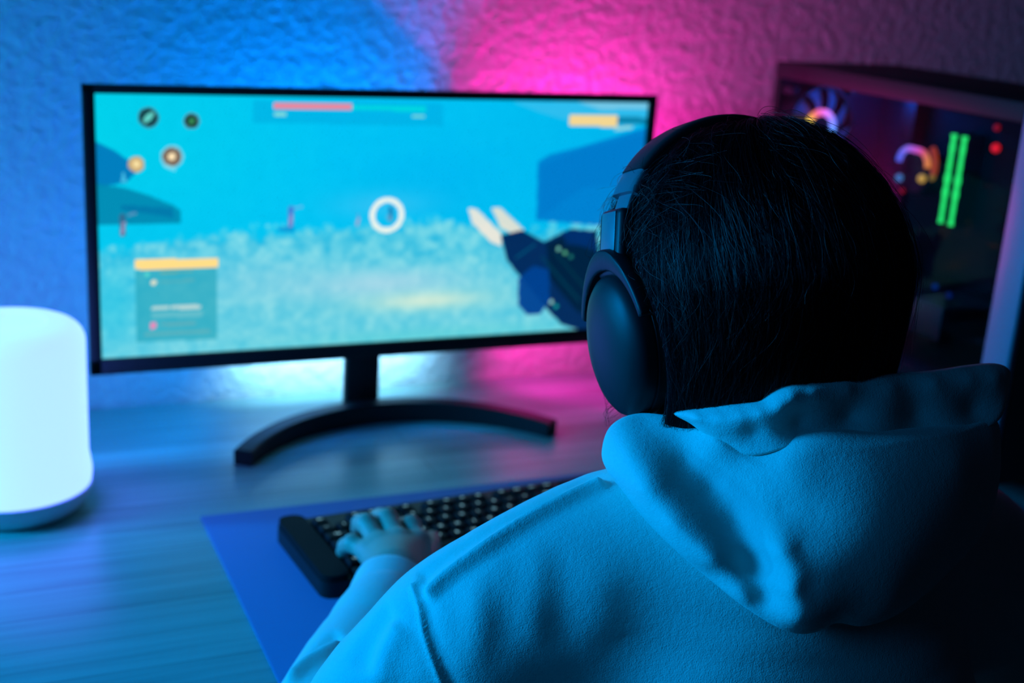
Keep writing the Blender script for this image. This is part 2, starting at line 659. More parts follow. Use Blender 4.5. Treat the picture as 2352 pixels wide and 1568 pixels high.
def smooth_noise(nx, ny, seed):
    g = np.random.default_rng(seed).random((ny + 1, nx + 1))
    x = np.linspace(0, nx - 1e-6, NX)
    y = np.linspace(0, ny - 1e-6, NY)
    xi, yi = x.astype(int), y.astype(int)
    fx, fy = (x - xi), (y - yi)
    fx, fy = fx * fx * (3 - 2 * fx), fy * fy * (3 - 2 * fy)
    a = g[np.ix_(yi, xi)] * (1 - fx) + g[np.ix_(yi, xi + 1)] * fx
    b = g[np.ix_(yi + 1, xi)] * (1 - fx) + g[np.ix_(yi + 1, xi + 1)] * fx
    return a * (1 - fy[:, None]) + b * fy[:, None]


img = np.zeros((NY, NX, 3))


def inside(poly):
    m = np.zeros((NY, NX), bool)
    n = len(poly)
    for i in range(n):
        (x0, y0), (x1, y1) = poly[i], poly[(i + 1) % n]
        c = ((y0 > gy) != (y1 > gy)) & (gx < (x1 - x0) * (gy - y0) / ((y1 - y0) or 1e-9) + x0)
        m ^= c
    return m


def put(mask, rgb, a=1.0):
    mm = (mask * a)[..., None]
    img[:] = img * (1 - mm) + np.array(rgb, float) * mm


def disc(c, r, rgb, a=1.0, r0=0.0, aspect=1.0):
    d = np.hypot((gx - c[0]), (gy - c[1]) / aspect)
    put((d < r) & (d >= r0), rgb, a)


def stroke(a, b, w, rgb, al=1.0):
    ax, ay = a
    bx, by = b
    L2 = (bx - ax) ** 2 + (by - ay) ** 2 + 1e-12
    t = np.clip(((gx - ax) * (bx - ax) + (gy - ay) * (by - ay)) / L2, 0, 1)
    put(np.hypot(gx - ax - t * (bx - ax), gy - ay - t * (by - ay)) < w, rgb, al)


def soft(c, rx, ry, rgb, a):
    d = ((gx - c[0]) / rx) ** 2 + ((gy - c[1]) / ry) ** 2
    put(np.exp(-d), rgb, a)


# sky and ground
fu, fv = gx / SW, gy / SH
img[:] = np.array([0, 186, 232])
put(np.clip(1 - fu * 2.5, 0, 1) * np.clip(fv * 1.6 - 0.3, 0, 1), (0, 200, 222), 0.9)
put(np.clip((fu - 0.55) * 2.0, 0, 1), (0, 165, 222), 0.8)
soft((0.3935, 0.1969), 0.09, 0.055, (0, 170, 228), 0.55)
nz = 0.5 * smooth_noise(60, 30, 1) + 0.3 * smooth_noise(130, 60, 2) + 0.2 * smooth_noise(240, 110, 3)
hor = np.interp(gx[0], [(-0.0029, 0.1332)[0], (0.0918, 0.1505)[0], (0.2325, 0.1497)[0], (0.3959, 0.1485)[0], (0.5376, 0.1425)[0], SW], [(-0.003, 0.1283)[1], (0.0918, 0.1429)[1], (0.2326, 0.1471)[1], (0.3956, 0.154)[1], (0.5376, 0.1425)[1], (0.6988, 0.1475)[1]])
depth_g = np.clip((hor[None, :] + (nz - 0.5) * 0.03 - gy) / 0.012, 0, 1)
ground = np.array([70, 190, 218]) + (nz - 0.5)[..., None] * np.array([150, 55, 10])
img[:] = img * (1 - depth_g[..., None]) + ground * depth_g[..., None]
low = np.clip((hor[None, :] - gy) / 0.085, 0, 1)
put(low * depth_g, (128, 205, 214), 0.55)
soft((0.3316, 0.0743), 0.10, 0.018, (168, 206, 222), 0.75)
soft((0.3892, 0.0495), 0.075, 0.012, (205, 226, 205), 0.9)
soft((0.1919, 0.0855), 0.10, 0.03, (150, 205, 220), 0.4)
soft((0.4031, 0.0035), 0.20, 0.012, (90, 200, 206), 0.6)
soft((0.014, 0.0626), 0.03, 0.05, (20, 185, 215), 0.55)
soft((0.3281, 0.1713), 0.06, 0.016, (70, 185, 232), 0.6)
img[:] += (nz - 0.5)[..., None] * 5
# hills and buildings
put(inside([(-0.0024, 0.2474), (0.019, 0.2366), (0.0362, 0.2237), (0.0443, 0.2141), (0.0311, 0.2007), (-0.0039, 0.1962)]), (0, 116, 178), 0.95)
put(inside([(-0.0037, 0.201), (0.031, 0.1949), (0.0542, 0.1868), (0.0825, 0.1745), (0.0901, 0.168), (0.0899, 0.1545), (-0.005, 0.1547)]), (0, 128, 165), 0.9)
put(inside([(0.0259, 0.1765), (0.08, 0.1716), (0.0823, 0.1607), (0.0258, 0.1707)]), (0, 108, 158), 0.7)
put(inside([(0.5285, 0.2219), (0.544, 0.2311), (0.5847, 0.2404), (0.6394, 0.2549), (0.6952, 0.2703), (0.7126, 0.1119), (0.6381, 0.1373), (0.5323, 0.1482)]), (0, 118, 196), 0.9)
put(inside([(0.5331, 0.2175), (0.585, 0.2366), (0.6962, 0.2619), (0.7036, 0.1937), (0.5954, 0.1893), (0.5369, 0.1509)]), (0, 112, 190), 0.5)
put(inside([(0.4907, 0.2951), (0.692, 0.2997), (0.6946, 0.2759), (0.6387, 0.2616), (0.5822, 0.2694), (0.5268, 0.2834)]), (70, 182, 226), 0.6)
put(inside([(0.5798, 0.2964), (0.6923, 0.2975), (0.6931, 0.2898), (0.6113, 0.2877)]), (150, 195, 215), 0.6)
stroke((0.6354, 0.2632), (0.6573, 0.2661), 0.002, (190, 215, 200), 0.7)
# gun
put(inside([(0.438, 0.1651), (0.4497, 0.1638), (0.4841, 0.1326), (0.4864, 0.1152), (0.4717, 0.1213), (0.4449, 0.1463)]), (232, 222, 208), 0.92)
put(inside([(0.4689, 0.1656), (0.482, 0.1643), (0.5162, 0.1357), (0.5021, 0.1305), (0.4836, 0.1399)]), (224, 216, 200), 0.92)
put(inside([(0.4842, 0.1298), (0.5138, 0.1358), (0.5455, 0.1197), (0.5574, 0.125), (0.5813, 0.1358), (0.6195, 0.132), (0.653, -0.0176), (0.5794, 0.0078), (0.559, 0.0266), (0.5184, 0.0721), (0.4955, 0.0958)]), (0, 36, 84), 0.97)
put(inside([(0.5123, 0.0724), (0.5325, 0.0888), (0.5558, 0.0821), (0.5591, 0.0413), (0.5467, 0.0232), (0.528, 0.0242), (0.5147, 0.0377)]), (0, 62, 138), 0.95)
put(inside([(0.5488, 0.1167), (0.5758, 0.1274), (0.6323, 0.0968), (0.6379, 0.0375), (0.6038, 0.0213), (0.5568, 0.0705)]), (0, 30, 58), 0.95)
put(inside([(0.5691, 0.1333), (0.6131, 0.1321), (0.6216, 0.1088), (0.5768, 0.1159)]), (0, 44, 104), 0.9)
stroke((0.5073, 0.0999), (0.5334, 0.1172), 0.0012, (0, 88, 120), 0.8)
stroke((0.5439, 0.0998), (0.6023, 0.0392), 0.0014, (0, 66, 86), 0.7)
stroke((0.5621, 0.1049), (0.6211, 0.0443), 0.0014, (0, 62, 76), 0.6)
for c_, cc in (((0.5667, 0.1099), (110, 190, 170)), ((0.5765, 0.1039), (90, 185, 140)), ((0.5851, 0.0984), (30, 120, 110)), ((0.5617, 0.0394), (150, 215, 205)), ((0.5691, 0.0332), (20, 165, 160))):
    disc(c_, 0.0028, cc, 0.95)
# heads-up display
put(inside([(0.171, 0.2929), (0.3999, 0.2923), (0.4002, 0.2653), (0.1712, 0.2676)]), (0, 150, 205), 0.38)
put(inside([(0.1943, 0.2903), (0.2862, 0.2901), (0.2864, 0.2836), (0.1944, 0.284)]), (222, 128, 148), 1.0)
put(inside([(0.2873, 0.2896), (0.3768, 0.2894), (0.3771, 0.2827), (0.2875, 0.2831)]), (0, 208, 214), 0.9)
stroke((0.1969, 0.2776), (0.2065, 0.2777), 0.0022, (140, 215, 205), 0.9)
stroke((0.3621, 0.2769), (0.3747, 0.277), 0.0018, (130, 215, 200), 0.9)
put(inside([(0.5678, 0.2812), (0.6356, 0.2808), (0.637, 0.2665), (0.569, 0.2671)]), (232, 204, 138), 1.0)
put(inside([(0.6358, 0.2792), (0.6911, 0.2786), (0.6921, 0.2692), (0.6367, 0.2698)]), (0, 112, 150), 0.8)
d_ = np.hypot(gx - (0.3335, 0.1585)[0], gy - (0.3335, 0.1585)[1])
put((d_ < 0.0215) & (d_ > 0.0155), (236, 238, 226), 0.97)
stroke((0.3375, 0.1669), (0.3391, 0.1541), 0.0022, (20, 90, 150), 0.8)
stroke((0.3357, 0.1563), (0.3381, 0.1525), 0.0028, (120, 150, 180), 0.7)
for c_, r_, ring, core, mid in (((0.056, 0.2723), 0.0112, (60, 110, 120), (10, 60, 66), (90, 200, 185)), ((0.1024, 0.2689), 0.0088, (90, 125, 130), (16, 58, 52), (60, 140, 80)), ((0.0807, 0.2294), 0.0125, (120, 205, 225), (118, 100, 84), (245, 220, 175)), ((0.0422, 0.2213), 0.0088, (170, 150, 120), (205, 176, 120), (246, 226, 165))):
    disc(c_, r_, ring)
    disc(c_, r_ * 0.84, core)
    disc(c_, r_ * 0.34, mid)
stroke((0.0527, 0.2689), (0.0593, 0.2761), 0.0026, (95, 200, 190), 0.9)
stroke((0.0735, 0.2197), (0.0829, 0.2158), 0.002, (140, 215, 230), 0.8)
put(inside([(0.0251, 0.2017), (0.0281, 0.2142), (0.0316, 0.2016)]), (70, 190, 225), 0.9)
for fx_, fy_, col in ((282, 517, (50, 96, 130)), (668, 498, (70, 110, 200)), (822, 505, (90, 150, 205))):
    h_ = 0.010 if fx_ != 822 else 0.006
    c0 = (0.0264, 0.1535) if fx_ == 282 else ((0.2158, 0.1588) if fx_ == 668 else (0.2972, 0.1534))
    stroke((c0[0], c0[1] - h_), (c0[0], c0[1] + h_), 0.0030 if fx_ != 822 else 0.0015, col, 0.9)
    stroke((c0[0] - 0.001, c0[1] - h_), (c0[0] + 0.001, c0[1] + 0.2 * h_), 0.0016, (170, 150, 185), 0.8)
put(inside([(0.1995, 0.1458), (0.2118, 0.1481), (0.2211, 0.1463), (0.2196, 0.1411), (0.2016, 0.1416)]), (0, 120, 190), 0.6)
stroke((0.2197, 0.1691), (0.229, 0.1704), 0.0012, (120, 165, 220), 0.8)
stroke((0.0336, 0.1651), (0.0397, 0.1665), 0.0014, (120, 140, 180), 0.7)
# squad panel lower left
put(inside([(0.0389, 0.1019), (0.1304, 0.1025), (0.1302, 0.0156), (0.0387, 0.017)]), (38, 158, 178), 0.72)
put(inside([(0.0387, 0.1135), (0.1314, 0.1128), (0.1314, 0.102), (0.0385, 0.1024)]), (250, 212, 128), 1.0)
disc((0.0517, 0.0964), 0.0026, (90, 215, 200), 0.9)
disc((0.0587, 0.0864), 0.0030, (225, 220, 190), 0.95)
stroke((0.0578, 0.0563), (0.0743, 0.0565), 0.0020, (185, 210, 205), 0.9)
stroke((0.0792, 0.0562), (0.1098, 0.0557), 0.0022, (190, 210, 205), 0.9)
stroke((0.0586, 0.048), (0.1107, 0.0473), 0.0032, (110, 185, 195), 0.7)
put(inside([(0.0541, 0.0395), (0.0604, 0.0396), (0.0603, 0.0324), (0.054, 0.0322)]), (222, 130, 175), 1.0)
for ya, yb in ((745, 742), (758, 755), (770, 767)):
    pass
stroke((0.0672, 0.0367), (0.1047, 0.0361), 0.0016, (110, 165, 170), 0.6)
stroke((0.049, 0.0258), (0.1206, 0.0257), 0.0022, (105, 168, 172), 0.6)
stroke((0.0669, 0.0866), (0.1035, 0.0876), 0.0016, (100, 168, 172), 0.5)
stroke((0.0671, 0.0978), (0.1011, 0.0985), 0.0012, (150, 165, 120), 0.5)

vx = np.stack([gx + MX0 + BL, np.full_like(gx, MY + 0.0045), gy + MZ0 + BB], -1).reshape(-1, 3)
ii = np.arange(NX * NY).reshape(NY, NX)
qf = np.stack([ii[:-1, :-1], ii[:-1, 1:], ii[1:, 1:], ii[1:, :-1]], -1).reshape(-1, 4)
me = bpy.data.meshes.new('screen')
me.from_pydata(vx.tolist(), [], qf.tolist())
at = me.color_attributes.new('glow', 'FLOAT_COLOR', 'POINT')
buf = np.ones((NX * NY, 4), np.float32)
buf[:, :3] = lin(np.clip(img, 0, 255)).reshape(-1, 3)
at.data.foreach_set('color', buf.ravel())
scr = link_mesh('screen', me, vertex_emitter('lit_display', 1.12, 0.45, 0.3), mon, smooth=False, local=False)

# ------------------------------------------------------------------ lamp
LX, LY = -0.353, -0.277
lamp = thing('table_lamp', 'glowing white cylinder table lamp at the left of the desk', 'lamp', (LX, LY, DZ))
LR = 0.0775
s = Shape()
s.lathe([(0, 0.0), (LR * 0.80, 0.0), (LR * 0.88, 0.004), (LR * 0.985, 0.018), (LR * 1.0, 0.026), (LR * 0.96, 0.0275), (0, 0.0275)], 72)
s.make('base', M['lamp_base'], lamp)
s = Shape()
pf = [(0, 0.0275), (LR * 0.985, 0.0275), (LR * 1.0, 0.034), (LR * 1.0, 0.040), (LR * 0.965, 0.058)]
zt = 0.197
pf += [(LR * 0.965, 0.1), (LR * 0.968, zt - 0.020)]
for k in range(1, 7):
    a = math.pi / 2 * k / 6
    pf.append((LR * 0.968 - 0.020 * (1 - math.cos(a)), zt - 0.020 + 0.020 * math.sin(a)))
pf += [(LR * 0.5, zt + 0.0008), (LR * 0.47, zt - 0.001), (0, zt - 0.001)]
s.lathe(pf, 96)
dm = bpy.data.materials.new('lit_diffuser')
dm.use_nodes = True
nt = dm.node_tree
b = nt.nodes['Principled BSDF']
b.inputs['Base Color'].default_value = (0.8, 0.8, 0.8, 1)
b.inputs['Roughness'].default_value = 0.45
b.inputs['Emission Color'].default_value = (0.096, 0.156, 1.0, 1)
b.inputs['Emission Strength'].default_value = 5.0
s.make('diffuser', dm, lamp, angle=40)


# ------------------------------------------------------------------ computer tower
PX, PY1, PW, PL, PH = 0.676, -0.066, 0.2123, 0.464, 0.46
PY0 = PY1 - PL - 0.042
pc = thing('computer_tower', 'black computer tower with glass side and coloured lights at the right of the desk', 'computer', (PX + PW / 2, (PY0 + PY1) / 2, DZ))
Z0, Z1 = DZ + 0.025, DZ + PH


def pbox(name, x0, x1, y0, y1, z0, z1, mat, parent=None, bev=0.0015):
    return Shape().box(((x0 + x1) / 2, (y0 + y1) / 2, (z0 + z1) / 2), (abs(x1 - x0), abs(y1 - y0), abs(z1 - z0)), bev).make(name, mat, parent or pc, local=False)


x0, x1 = PX, PX + PW
pbox('top_panel', x0, x1, PY0 + 0.04, PY1, Z1 - 0.022, Z1, M['black_metal'])
pbox('bottom_panel', x0, x1, PY0 + 0.04, PY1, Z0, Z0 + 0.012, M['black_metal'])
pbox('rear_panel', x0 + 0.004, x1, PY1 - 0.014, PY1, Z0 + 0.012, Z1 - 0.022, M['inner'])
pbox('right_panel', x1 - 0.004, x1, PY0 + 0.04, PY1 - 0.014, Z0 + 0.012, Z1 - 0.022, M['black_metal'])
pbox('board_tray', x1 - 0.030, x1 - 0.026, PY0 + 0.06, PY1 - 0.0145, Z0 + 0.0125, Z1 - 0.0225, M['inner'])
pbox('rear_post', x0, x0 + 0.010, PY1 - 0.013, PY1 - 0.001, Z0 + 0.0125, Z1 - 0.0225, M['black_metal'])
pillar_mat = material('blue_tinted_pillar', (0.10, 0.20, 0.27), 0.4)  # blue light falling on the pillar is put into its base colour
s = Shape()
s.box((x0 + 0.006, PY0 + 0.020, (Z0 + Z1) / 2), (0.012, 0.040, Z1 - Z0 - 0.004), 0.003, 3)
s.make('front_pillar', pillar_mat, pc, local=False)
s = Shape()
s.box(((x0 + x1) / 2 + 0.006, PY0 + 0.020, (Z0 + Z1) / 2), (PW - 0.013, 0.036, Z1 - Z0), 0.004, 3)
fp = s.make('front_panel', M['black_matte'], pc, local=False)
for sx in (x0 + 0.03, x1 - 0.03):
    for sy in (PY0 + 0.07, PY1 - 0.04):
        Shape().lathe([(0, 0), (0.014, 0), (0.016, 0.024), (0, 0.024)], 20, (sx, sy, DZ + 0.0005)).make('foot', M['black_matte'], pc, local=False)
pbox('power_supply_shroud', x0 + 0.012, x1 - 0.031, PY0 + 0.062, PY1 - 0.0145, Z0 + 0.0125, Z0 + 0.095, M['black_metal'])

# motherboard and what is fixed to it
TX = x1 - 0.031                                       # face of the tray
mb = pbox('motherboard', TX - 0.003, TX - 0.0005, -0.400, -0.156, 0.895, 1.172, M['pcb'], bev=0.0005)
pbox('heatsink', TX - 0.030, TX - 0.0035, -0.188, -0.160, 1.105, 1.165, M['black_metal'], mb, 0.003)
s = Shape()
s.box((TX - 0.016, -0.262, 1.165), (0.022, 0.12, 0.012), 0.002)
s.make('heatsink', M['black_metal'], mb, local=False)
GREEN = emitter('green_memory_light', (0.02, 1.0, 0.16), 1.6)
for yy in (-0.2765, -0.2960):
    st = pbox('memory_stick', TX - 0.034, TX - 0.0035, yy - 0.0035, yy + 0.0035, 1.009, 1.131, M['black_metal'], bev=0.001)
    s = Shape()
    pts, rr = [], []
    for k in range(41):
        t = k / 40
        pts.append((TX - 0.0365, yy, 1.011 + 0.118 * t))
        rr.append(0.0026 + 0.0017 * (0.5 + 0.5 * math.cos(2 * math.pi * (t * 6.0 - 0.05))) * (0.55 + 0.45 * math.sin(3 + 11 * t)))
    s.tube(pts, rr, 10)
    s.make('light_bar', GREEN, st, local=False)
# processor cooler with a rounded colour ring
CY, CZ = -0.2105, 1.066
RX = Matrix.Rotation(math.radians(-90), 4, 'Y')
s = Shape()
s.lathe([(0, 0), (0.028, 0), (0.030, 0.004), (0.030, 0.030), (0.026, 0.034), (0, 0.034)], 40, mat=Matrix.Translation((TX - 0.0035, CY, CZ)) @ RX)
ck = s.make('processor_cooler', M['black'], pc, local=False)
s = Shape()
pts = []
for y_, z_ in rounded_rect(-0.029, -0.0325, 0.029, 0.0325, 0.020, 8):
    pts.append((TX - 0.040, CY + y_, CZ + z_))
pts = [p_ for p_ in pts if p_[2] > CZ + 0.001]
pts.sort(key=lambda p_: -math.atan2(p_[2] - CZ + 0.02, -(p_[1] - CY)))
s.tube(pts, 0.0042, 10)
ring = s.make('light_ring', vertex_emitter('rainbow_ring', 1.3), ck, local=False)


def ring_color(co):
    t = np.clip(((co.y + ring_off) - CY) / -0.030, -1, 1)           # -1 rear .. 1 front
    stops = [(-1, (0.05, 0.16, 1.0)), (-0.55, (0.30, 0.22, 1.0)), (0.1, (0.9, 0.12, 0.8)), (0.6, (1.0, 0.10, 0.22)), (1.0, (1.0, 0.28, 0.06))]
    return [np.interp(t, [q[0] for q in stops], [q[1][k] for q in stops]) for k in range(3)]


ring_off = world_loc(ck).y
glow_colors(ring, ring_color)


def led(name, co, r, color, strength, parent=mb):
    s = Shape()
    s.lathe([(0, -r)] + [(r * math.cos(a), r * math.sin(a)) for a in [math.radians(d) for d in range(-75, 76, 15)]] + [(0, r)], 12, co)
    return s.make(name, emitter(name, color, strength), parent, local=False)


led('indicator_light', (TX - 0.040, -0.187, 1.0557), 0.0052, (0.03, 0.35, 0.8), 0.8, ck)
led('indicator_light', (TX - 0.040, -0.2318, 1.0625), 0.0058, (1.0, 0.55, 0.08), 0.9, ck)
led('indicator_light', (TX - 0.030, -0.2395, 1.0656), 0.0048, (0.6, 0.33, 0.03), 0.6)
led('indicator_light', (TX - 0.020, -0.2213, 1.0454), 0.004, (0.16, 0.10, 0.01), 0.5)
led('indicator_light', (TX - 0.036, -0.1923, 1.0384), 0.0035, (0.7, 0.01, 0.03), 0.6)
led('indicator_light', (TX - 0.012, -0.3276, 1.119), 0.0058, (1.0, 0.01, 0.02), 1.3)
led('indicator_light', (TX - 0.008, -0.3198, 1.1442), 0.0042, (0.5, 0.004, 0.01), 0.8)
led('indicator_light', (TX - 0.010, -0.2885, 1.1186), 0.0036, (0.10, 0.002, 0.004), 0.6)
s = Shape()
pts = [(TX - 0.030, -0.2270 - 0.015 * math.sin(a) , 1.079 + 0.026 * math.cos(a)) for a in [math.radians(d) for d in range(20, 111, 10)]]
s.tube(pts, 0.0042, 8)
s.make('orange_arc', emitter('orange_arc_glow', (0.75, 0.07, 0.01), 0.7), mb, local=False)  # glowing orange arc beside the cooler ring

# graphics card across the lower part of the board
gpu = pbox('graphics_card', TX - 0.125, TX - 0.0035, -0.40, -0.125, 0.885, 0.930, M['black'], bev=0.004)
for k in range(2):
    s = Shape()
    s.lathe([(0.010, 0), (0.042, 0), (0.042, 0.003), (0.010, 0.003)], 30, (TX - 0.065, -0.20 - 0.115 * k, 0.8815), closed=True)
    s.make('fan', M['black_matte'], gpu, local=False)
led('indicator_light', (0.757, -0.354, 0.945), 0.004, (0.0, 0.04, 0.35), 0.5)
led('indicator_light', (0.757, -0.381, 0.9406), 0.004, (0.0, 0.03, 0.3), 0.4)

# rear exhaust fan: hub ring light and translucent blades, at rest
FX, FZ, FY = 0.736, 1.113, PY1 - 0.0145
fan_axis = Matrix.Translation((FX, FY, FZ)) @ Matrix.Rotation(math.radians(90), 4, 'X')     # local z points to the front of the case
s = Shape()
s.lathe([(0.0545, 0), (0.0575, 0), (0.0575, 0.025), (0.0545, 0.025)], 56, mat=fan_axis, closed=True)
for qx, qy in ((-1, -1), (1, -1), (1, 1), (-1, 1)):
    s.box((qx * 0.050, qy * 0.050, 0.0125), (0.012, 0.012, 0.024), 0.003, mat=fan_axis)
fan = s.make('exhaust_fan', M['black_matte'], pc, local=False)
blade_mat = material('frosted_fan_blade', (0.75, 0.72, 0.78), 0.4)
blade_mat.node_tree.nodes['Principled BSDF'].inputs['Transmission Weight'].default_value = 0.55
for k in range(9):
    s = Shape()
    a0 = 2 * math.pi * k / 9
    rows = []
    for i in range(7):
        t = i / 6
        r = 0.018 + 0.0355 * t
        ring_ = []
        for j in range(6):
            w = j / 5 - 0.5
            a = a0 + 0.42 * t + w * (0.62 - 0.05 * t)
            z = 0.013 + w * 0.014
            for dz in (0,):
                ring_.append((r * math.cos(a), r * math.sin(a), z))
        rows.append(ring_)
    bm = s.bm
    top = [[bm.verts.new(fan_axis @ Vector(p_)) for p_ in row] for row in rows]
    bot = [[bm.verts.new(fan_axis @ (Vector(p_) - Vector((0, 0, 0.0012)))) for p_ in row] for row in rows]
    for i in range(6):
        for j in range(5):
            bm.faces.new((top[i][j], top[i][j + 1], top[i + 1][j + 1], top[i + 1][j]))
            bm.faces.new((bot[i][j], bot[i + 1][j], bot[i + 1][j + 1], bot[i][j + 1]))
    for i in range(6):
        bm.faces.new((top[i][0], top[i + 1][0], bot[i + 1][0], bot[i][0]))
        bm.faces.new((top[i][5], bot[i][5], bot[i + 1][5], top[i + 1][5]))
    for j in range(5):
        bm.faces.new((top[0][j], bot[0][j], bot[0][j + 1], top[0][j + 1]))
        bm.faces.new((top[6][j], top[6][j + 1], bot[6][j + 1], bot[6][j]))
    s.make('fan_blade', blade_mat, fan, local=False)
s = Shape()
s.lathe([(0, 0.002), (0.0165, 0.002), (0.0165, 0.020), (0.0150, 0.0225), (0, 0.0225)], 32, mat=fan_axis)
s.make('fan_hub', M['black'], fan, local=False)
s = Shape()
s.tube([fan_axis @ Vector((0.0215 * math.cos(a), 0.0215 * math.sin(a), 0.023)) for a in [2 * math.pi * k / 48 for k in range(48)]], 0.0045, 10, closed=True)
hr = s.make('light_ring', vertex_emitter('fan_ring', 2.2), fan, local=False)
hub_w = world_loc(fan)


def hub_color(co):
    a = math.degrees(math.atan2(co.z + hub_w.z - FZ, co.x + hub_w.x - FX)) % 360
    stops = [(0, (0.15, 0.3, 1.0)), (40, (0.35, 0.25, 1.0)), (75, (0.9, 0.2, 0.85)), (110, (1.0, 0.12, 0.35)), (135, (1.0, 0.25, 0.06)), (165, (0.95, 0.8, 0.1)), (220, (0.5, 0.9, 0.12)), (280, (0.05, 0.8, 0.3)), (330, (0.05, 0.45, 0.9)), (360, (0.15, 0.3, 1.0))]
    return [np.interp(a, [q[0] for q in stops], [q[1][k] for q in stops]) for k in range(3)]


glow_colors(hr, hub_color)
# glass side
gl = pbox('glass_panel', x0 + 0.0005, x0 + 0.0042, PY0 + 0.0415, PY1 - 0.014, Z0 + 0.0125, Z1 - 0.0225, glass_material('tinted_side_glass', (0.72, 0.75, 0.82), 0.25), bev=0.0005)


# ------------------------------------------------------------------ solids from distance fields
import openvdb
from mathutils.bvhtree import BVHTree


def catmull(pts, n=6):
    P_ = [np.array(p, float) for p in pts]
    if len(P_) < 3:
        return P_
    Q = [2 * P_[0] - P_[1]] + P_ + [2 * P_[-1] - P_[-2]]
    out = []
    for i in range(1, len(Q) - 2):
        for k in range(n):
            t = k / n
            a, b, c, d = Q[i - 1], Q[i], Q[i + 1], Q[i + 2]
            out.append(0.5 * (2 * b + (c - a) * t + (2 * a - 5 * b + 4 * c - d) * t * t + (3 * b - a - 3 * c + d) * t ** 3))
    out.append(P_[-1])
    return out


class Field:
    def __init__(self, lo, hi, vox):
        self.lo = np.array(lo, float)
        self.v = vox
        self.n = np.ceil((np.array(hi, float) - self.lo) / vox).astype(int) + 1
        self.f = np.full(self.n, 0.05, np.float32)
        self.ax = [(self.lo[i] + np.arange(self.n[i]) * vox).astype(np.float32) for i in range(3)]

    def sub(self, lo, hi):
        a = np.clip(np.floor((np.array(lo) - self.lo) / self.v).astype(int), 0, self.n - 1)
        b = np.clip(np.ceil((np.array(hi) - self.lo) / self.v).astype(int) + 1, 1, self.n)
        sl = tuple(slice(a[i], max(b[i], a[i] + 1)) for i in range(3))
        return sl, (self.ax[0][sl[0]][:, None, None], self.ax[1][sl[1]][None, :, None], self.ax[2][sl[2]][None, None, :])

    def merge(self, sl, d, k, op):
        a = self.f[sl]
        if op == 'add':
            if k > 0:
                h = np.clip(0.5 + 0.5 * (a - d) / k, 0, 1)
                r = a * (1 - h) + d * h - k * h * (1 - h)
            else:
                r = np.minimum(a, d)
        else:
            if k > 0:
                h = np.clip(0.5 - 0.5 * (a + d) / k, 0, 1)
                r = a * (1 - h) - d * h + k * h * (1 - h)
            else:
                r = np.maximum(a, -d)
        self.f[sl] = r

    def chain(self, pts, rad, k=0.01, op='add', scale=(1, 1, 1), smooth=4):
        """thick curve; scale stretches the section (x, y, z)"""
        n = len(pts)
        R4 = rad if isinstance(rad, (list, tuple)) else [rad] * n
        P4 = [tuple(p) + (r,) for p, r in zip(pts, R4)]
        if smooth and n > 2:
            P4 = [tuple(q) for q in catmull(P4, smooth)]
        s = np.array(scale, float)
        A = np.array(P4)
        rm = A[:, 3].max() * s.max() + k + 0.02
        sl, (x, y, z) = self.sub(A[:, :3].min(0) - rm, A[:, :3].max(0) + rm)
        best = None
        sm = float(s.min())
        for (ax, ay, az, ar), (bx, by, bz, br) in zip(P4[:-1], P4[1:]):
            dx, dy, dz = (bx - ax) / s[0], (by - ay) / s[1], (bz - az) / s[2]
            L = dx * dx + dy * dy + dz * dz + 1e-12
            px, py, pz = (x - ax) / s[0], (y - ay) / s[1], (z - az) / s[2]
            t = np.clip((px * dx + py * dy + pz * dz) / L, 0, 1)
            d = (np.sqrt((px - t * dx) ** 2 + (py - t * dy) ** 2 + (pz - t * dz) ** 2) - (ar + (br - ar) * t)) * sm
            best = d if best is None else np.minimum(best, d)
        self.merge(sl, best, k, op)
        return self

    def ell(self, c, r, k=0.01, op='add', axes=None):
        r = np.array(r, float)
        m = r.max() + k + 0.02
        sl, (x, y, z) = self.sub(np.array(c) - m, np.array(c) + m)
        X_, Y_, Z_ = x - c[0], y - c[1], z - c[2]
        if axes is not None:
            a = np.array(axes, float)
            X_, Y_, Z_ = [X_ * a[i][0] + Y_ * a[i][1] + Z_ * a[i][2] for i in range(3)]
        q = np.sqrt((X_ / r[0]) ** 2 + (Y_ / r[1]) ** 2 + (Z_ / r[2]) ** 2)
        q2 = np.sqrt((X_ / r[0] ** 2) ** 2 + (Y_ / r[1] ** 2) ** 2 + (Z_ / r[2] ** 2) ** 2) + 1e-9
        self.merge(sl, (q * (q - 1) / q2).astype(np.float32), k, op)
        return self

    def mesh(self, relax=3):
        g = openvdb.FloatGrid(1.0)
        g.copyFromArray(np.clip(self.f, -0.03, 0.03).astype(np.float64))
        pts, quads = g.convertToQuads(0.0)
        V = np.array(pts, float) * self.v + self.lo
        Q = np.array(quads, int)[:, ::-1]
        E_ = np.vstack([Q[:, [0, 1]], Q[:, [1, 2]], Q[:, [2, 3]], Q[:, [3, 0]]])
        cnt = np.bincount(E_[:, 0], minlength=len(V)).astype(float)
        for _ in range(relax):
            S_ = np.stack([np.bincount(E_[:, 0], V[E_[:, 1], i], minlength=len(V)) for i in range(3)], 1)
            V = V * 0.4 + 0.6 * S_ / np.maximum(cnt, 1)[:, None]
        return V, Q


def vnormals(V, Q):
    n = np.cross(V[Q[:, 2]] - V[Q[:, 0]], V[Q[:, 3]] - V[Q[:, 1]])
    N = np.zeros_like(V)
    for i in range(3):
        for c in range(Q.shape[1]):
            N[:, i] += np.bincount(Q[:, c], n[:, i], minlength=len(V))
    return N / (np.linalg.norm(N, axis=1, keepdims=True) + 1e-12)


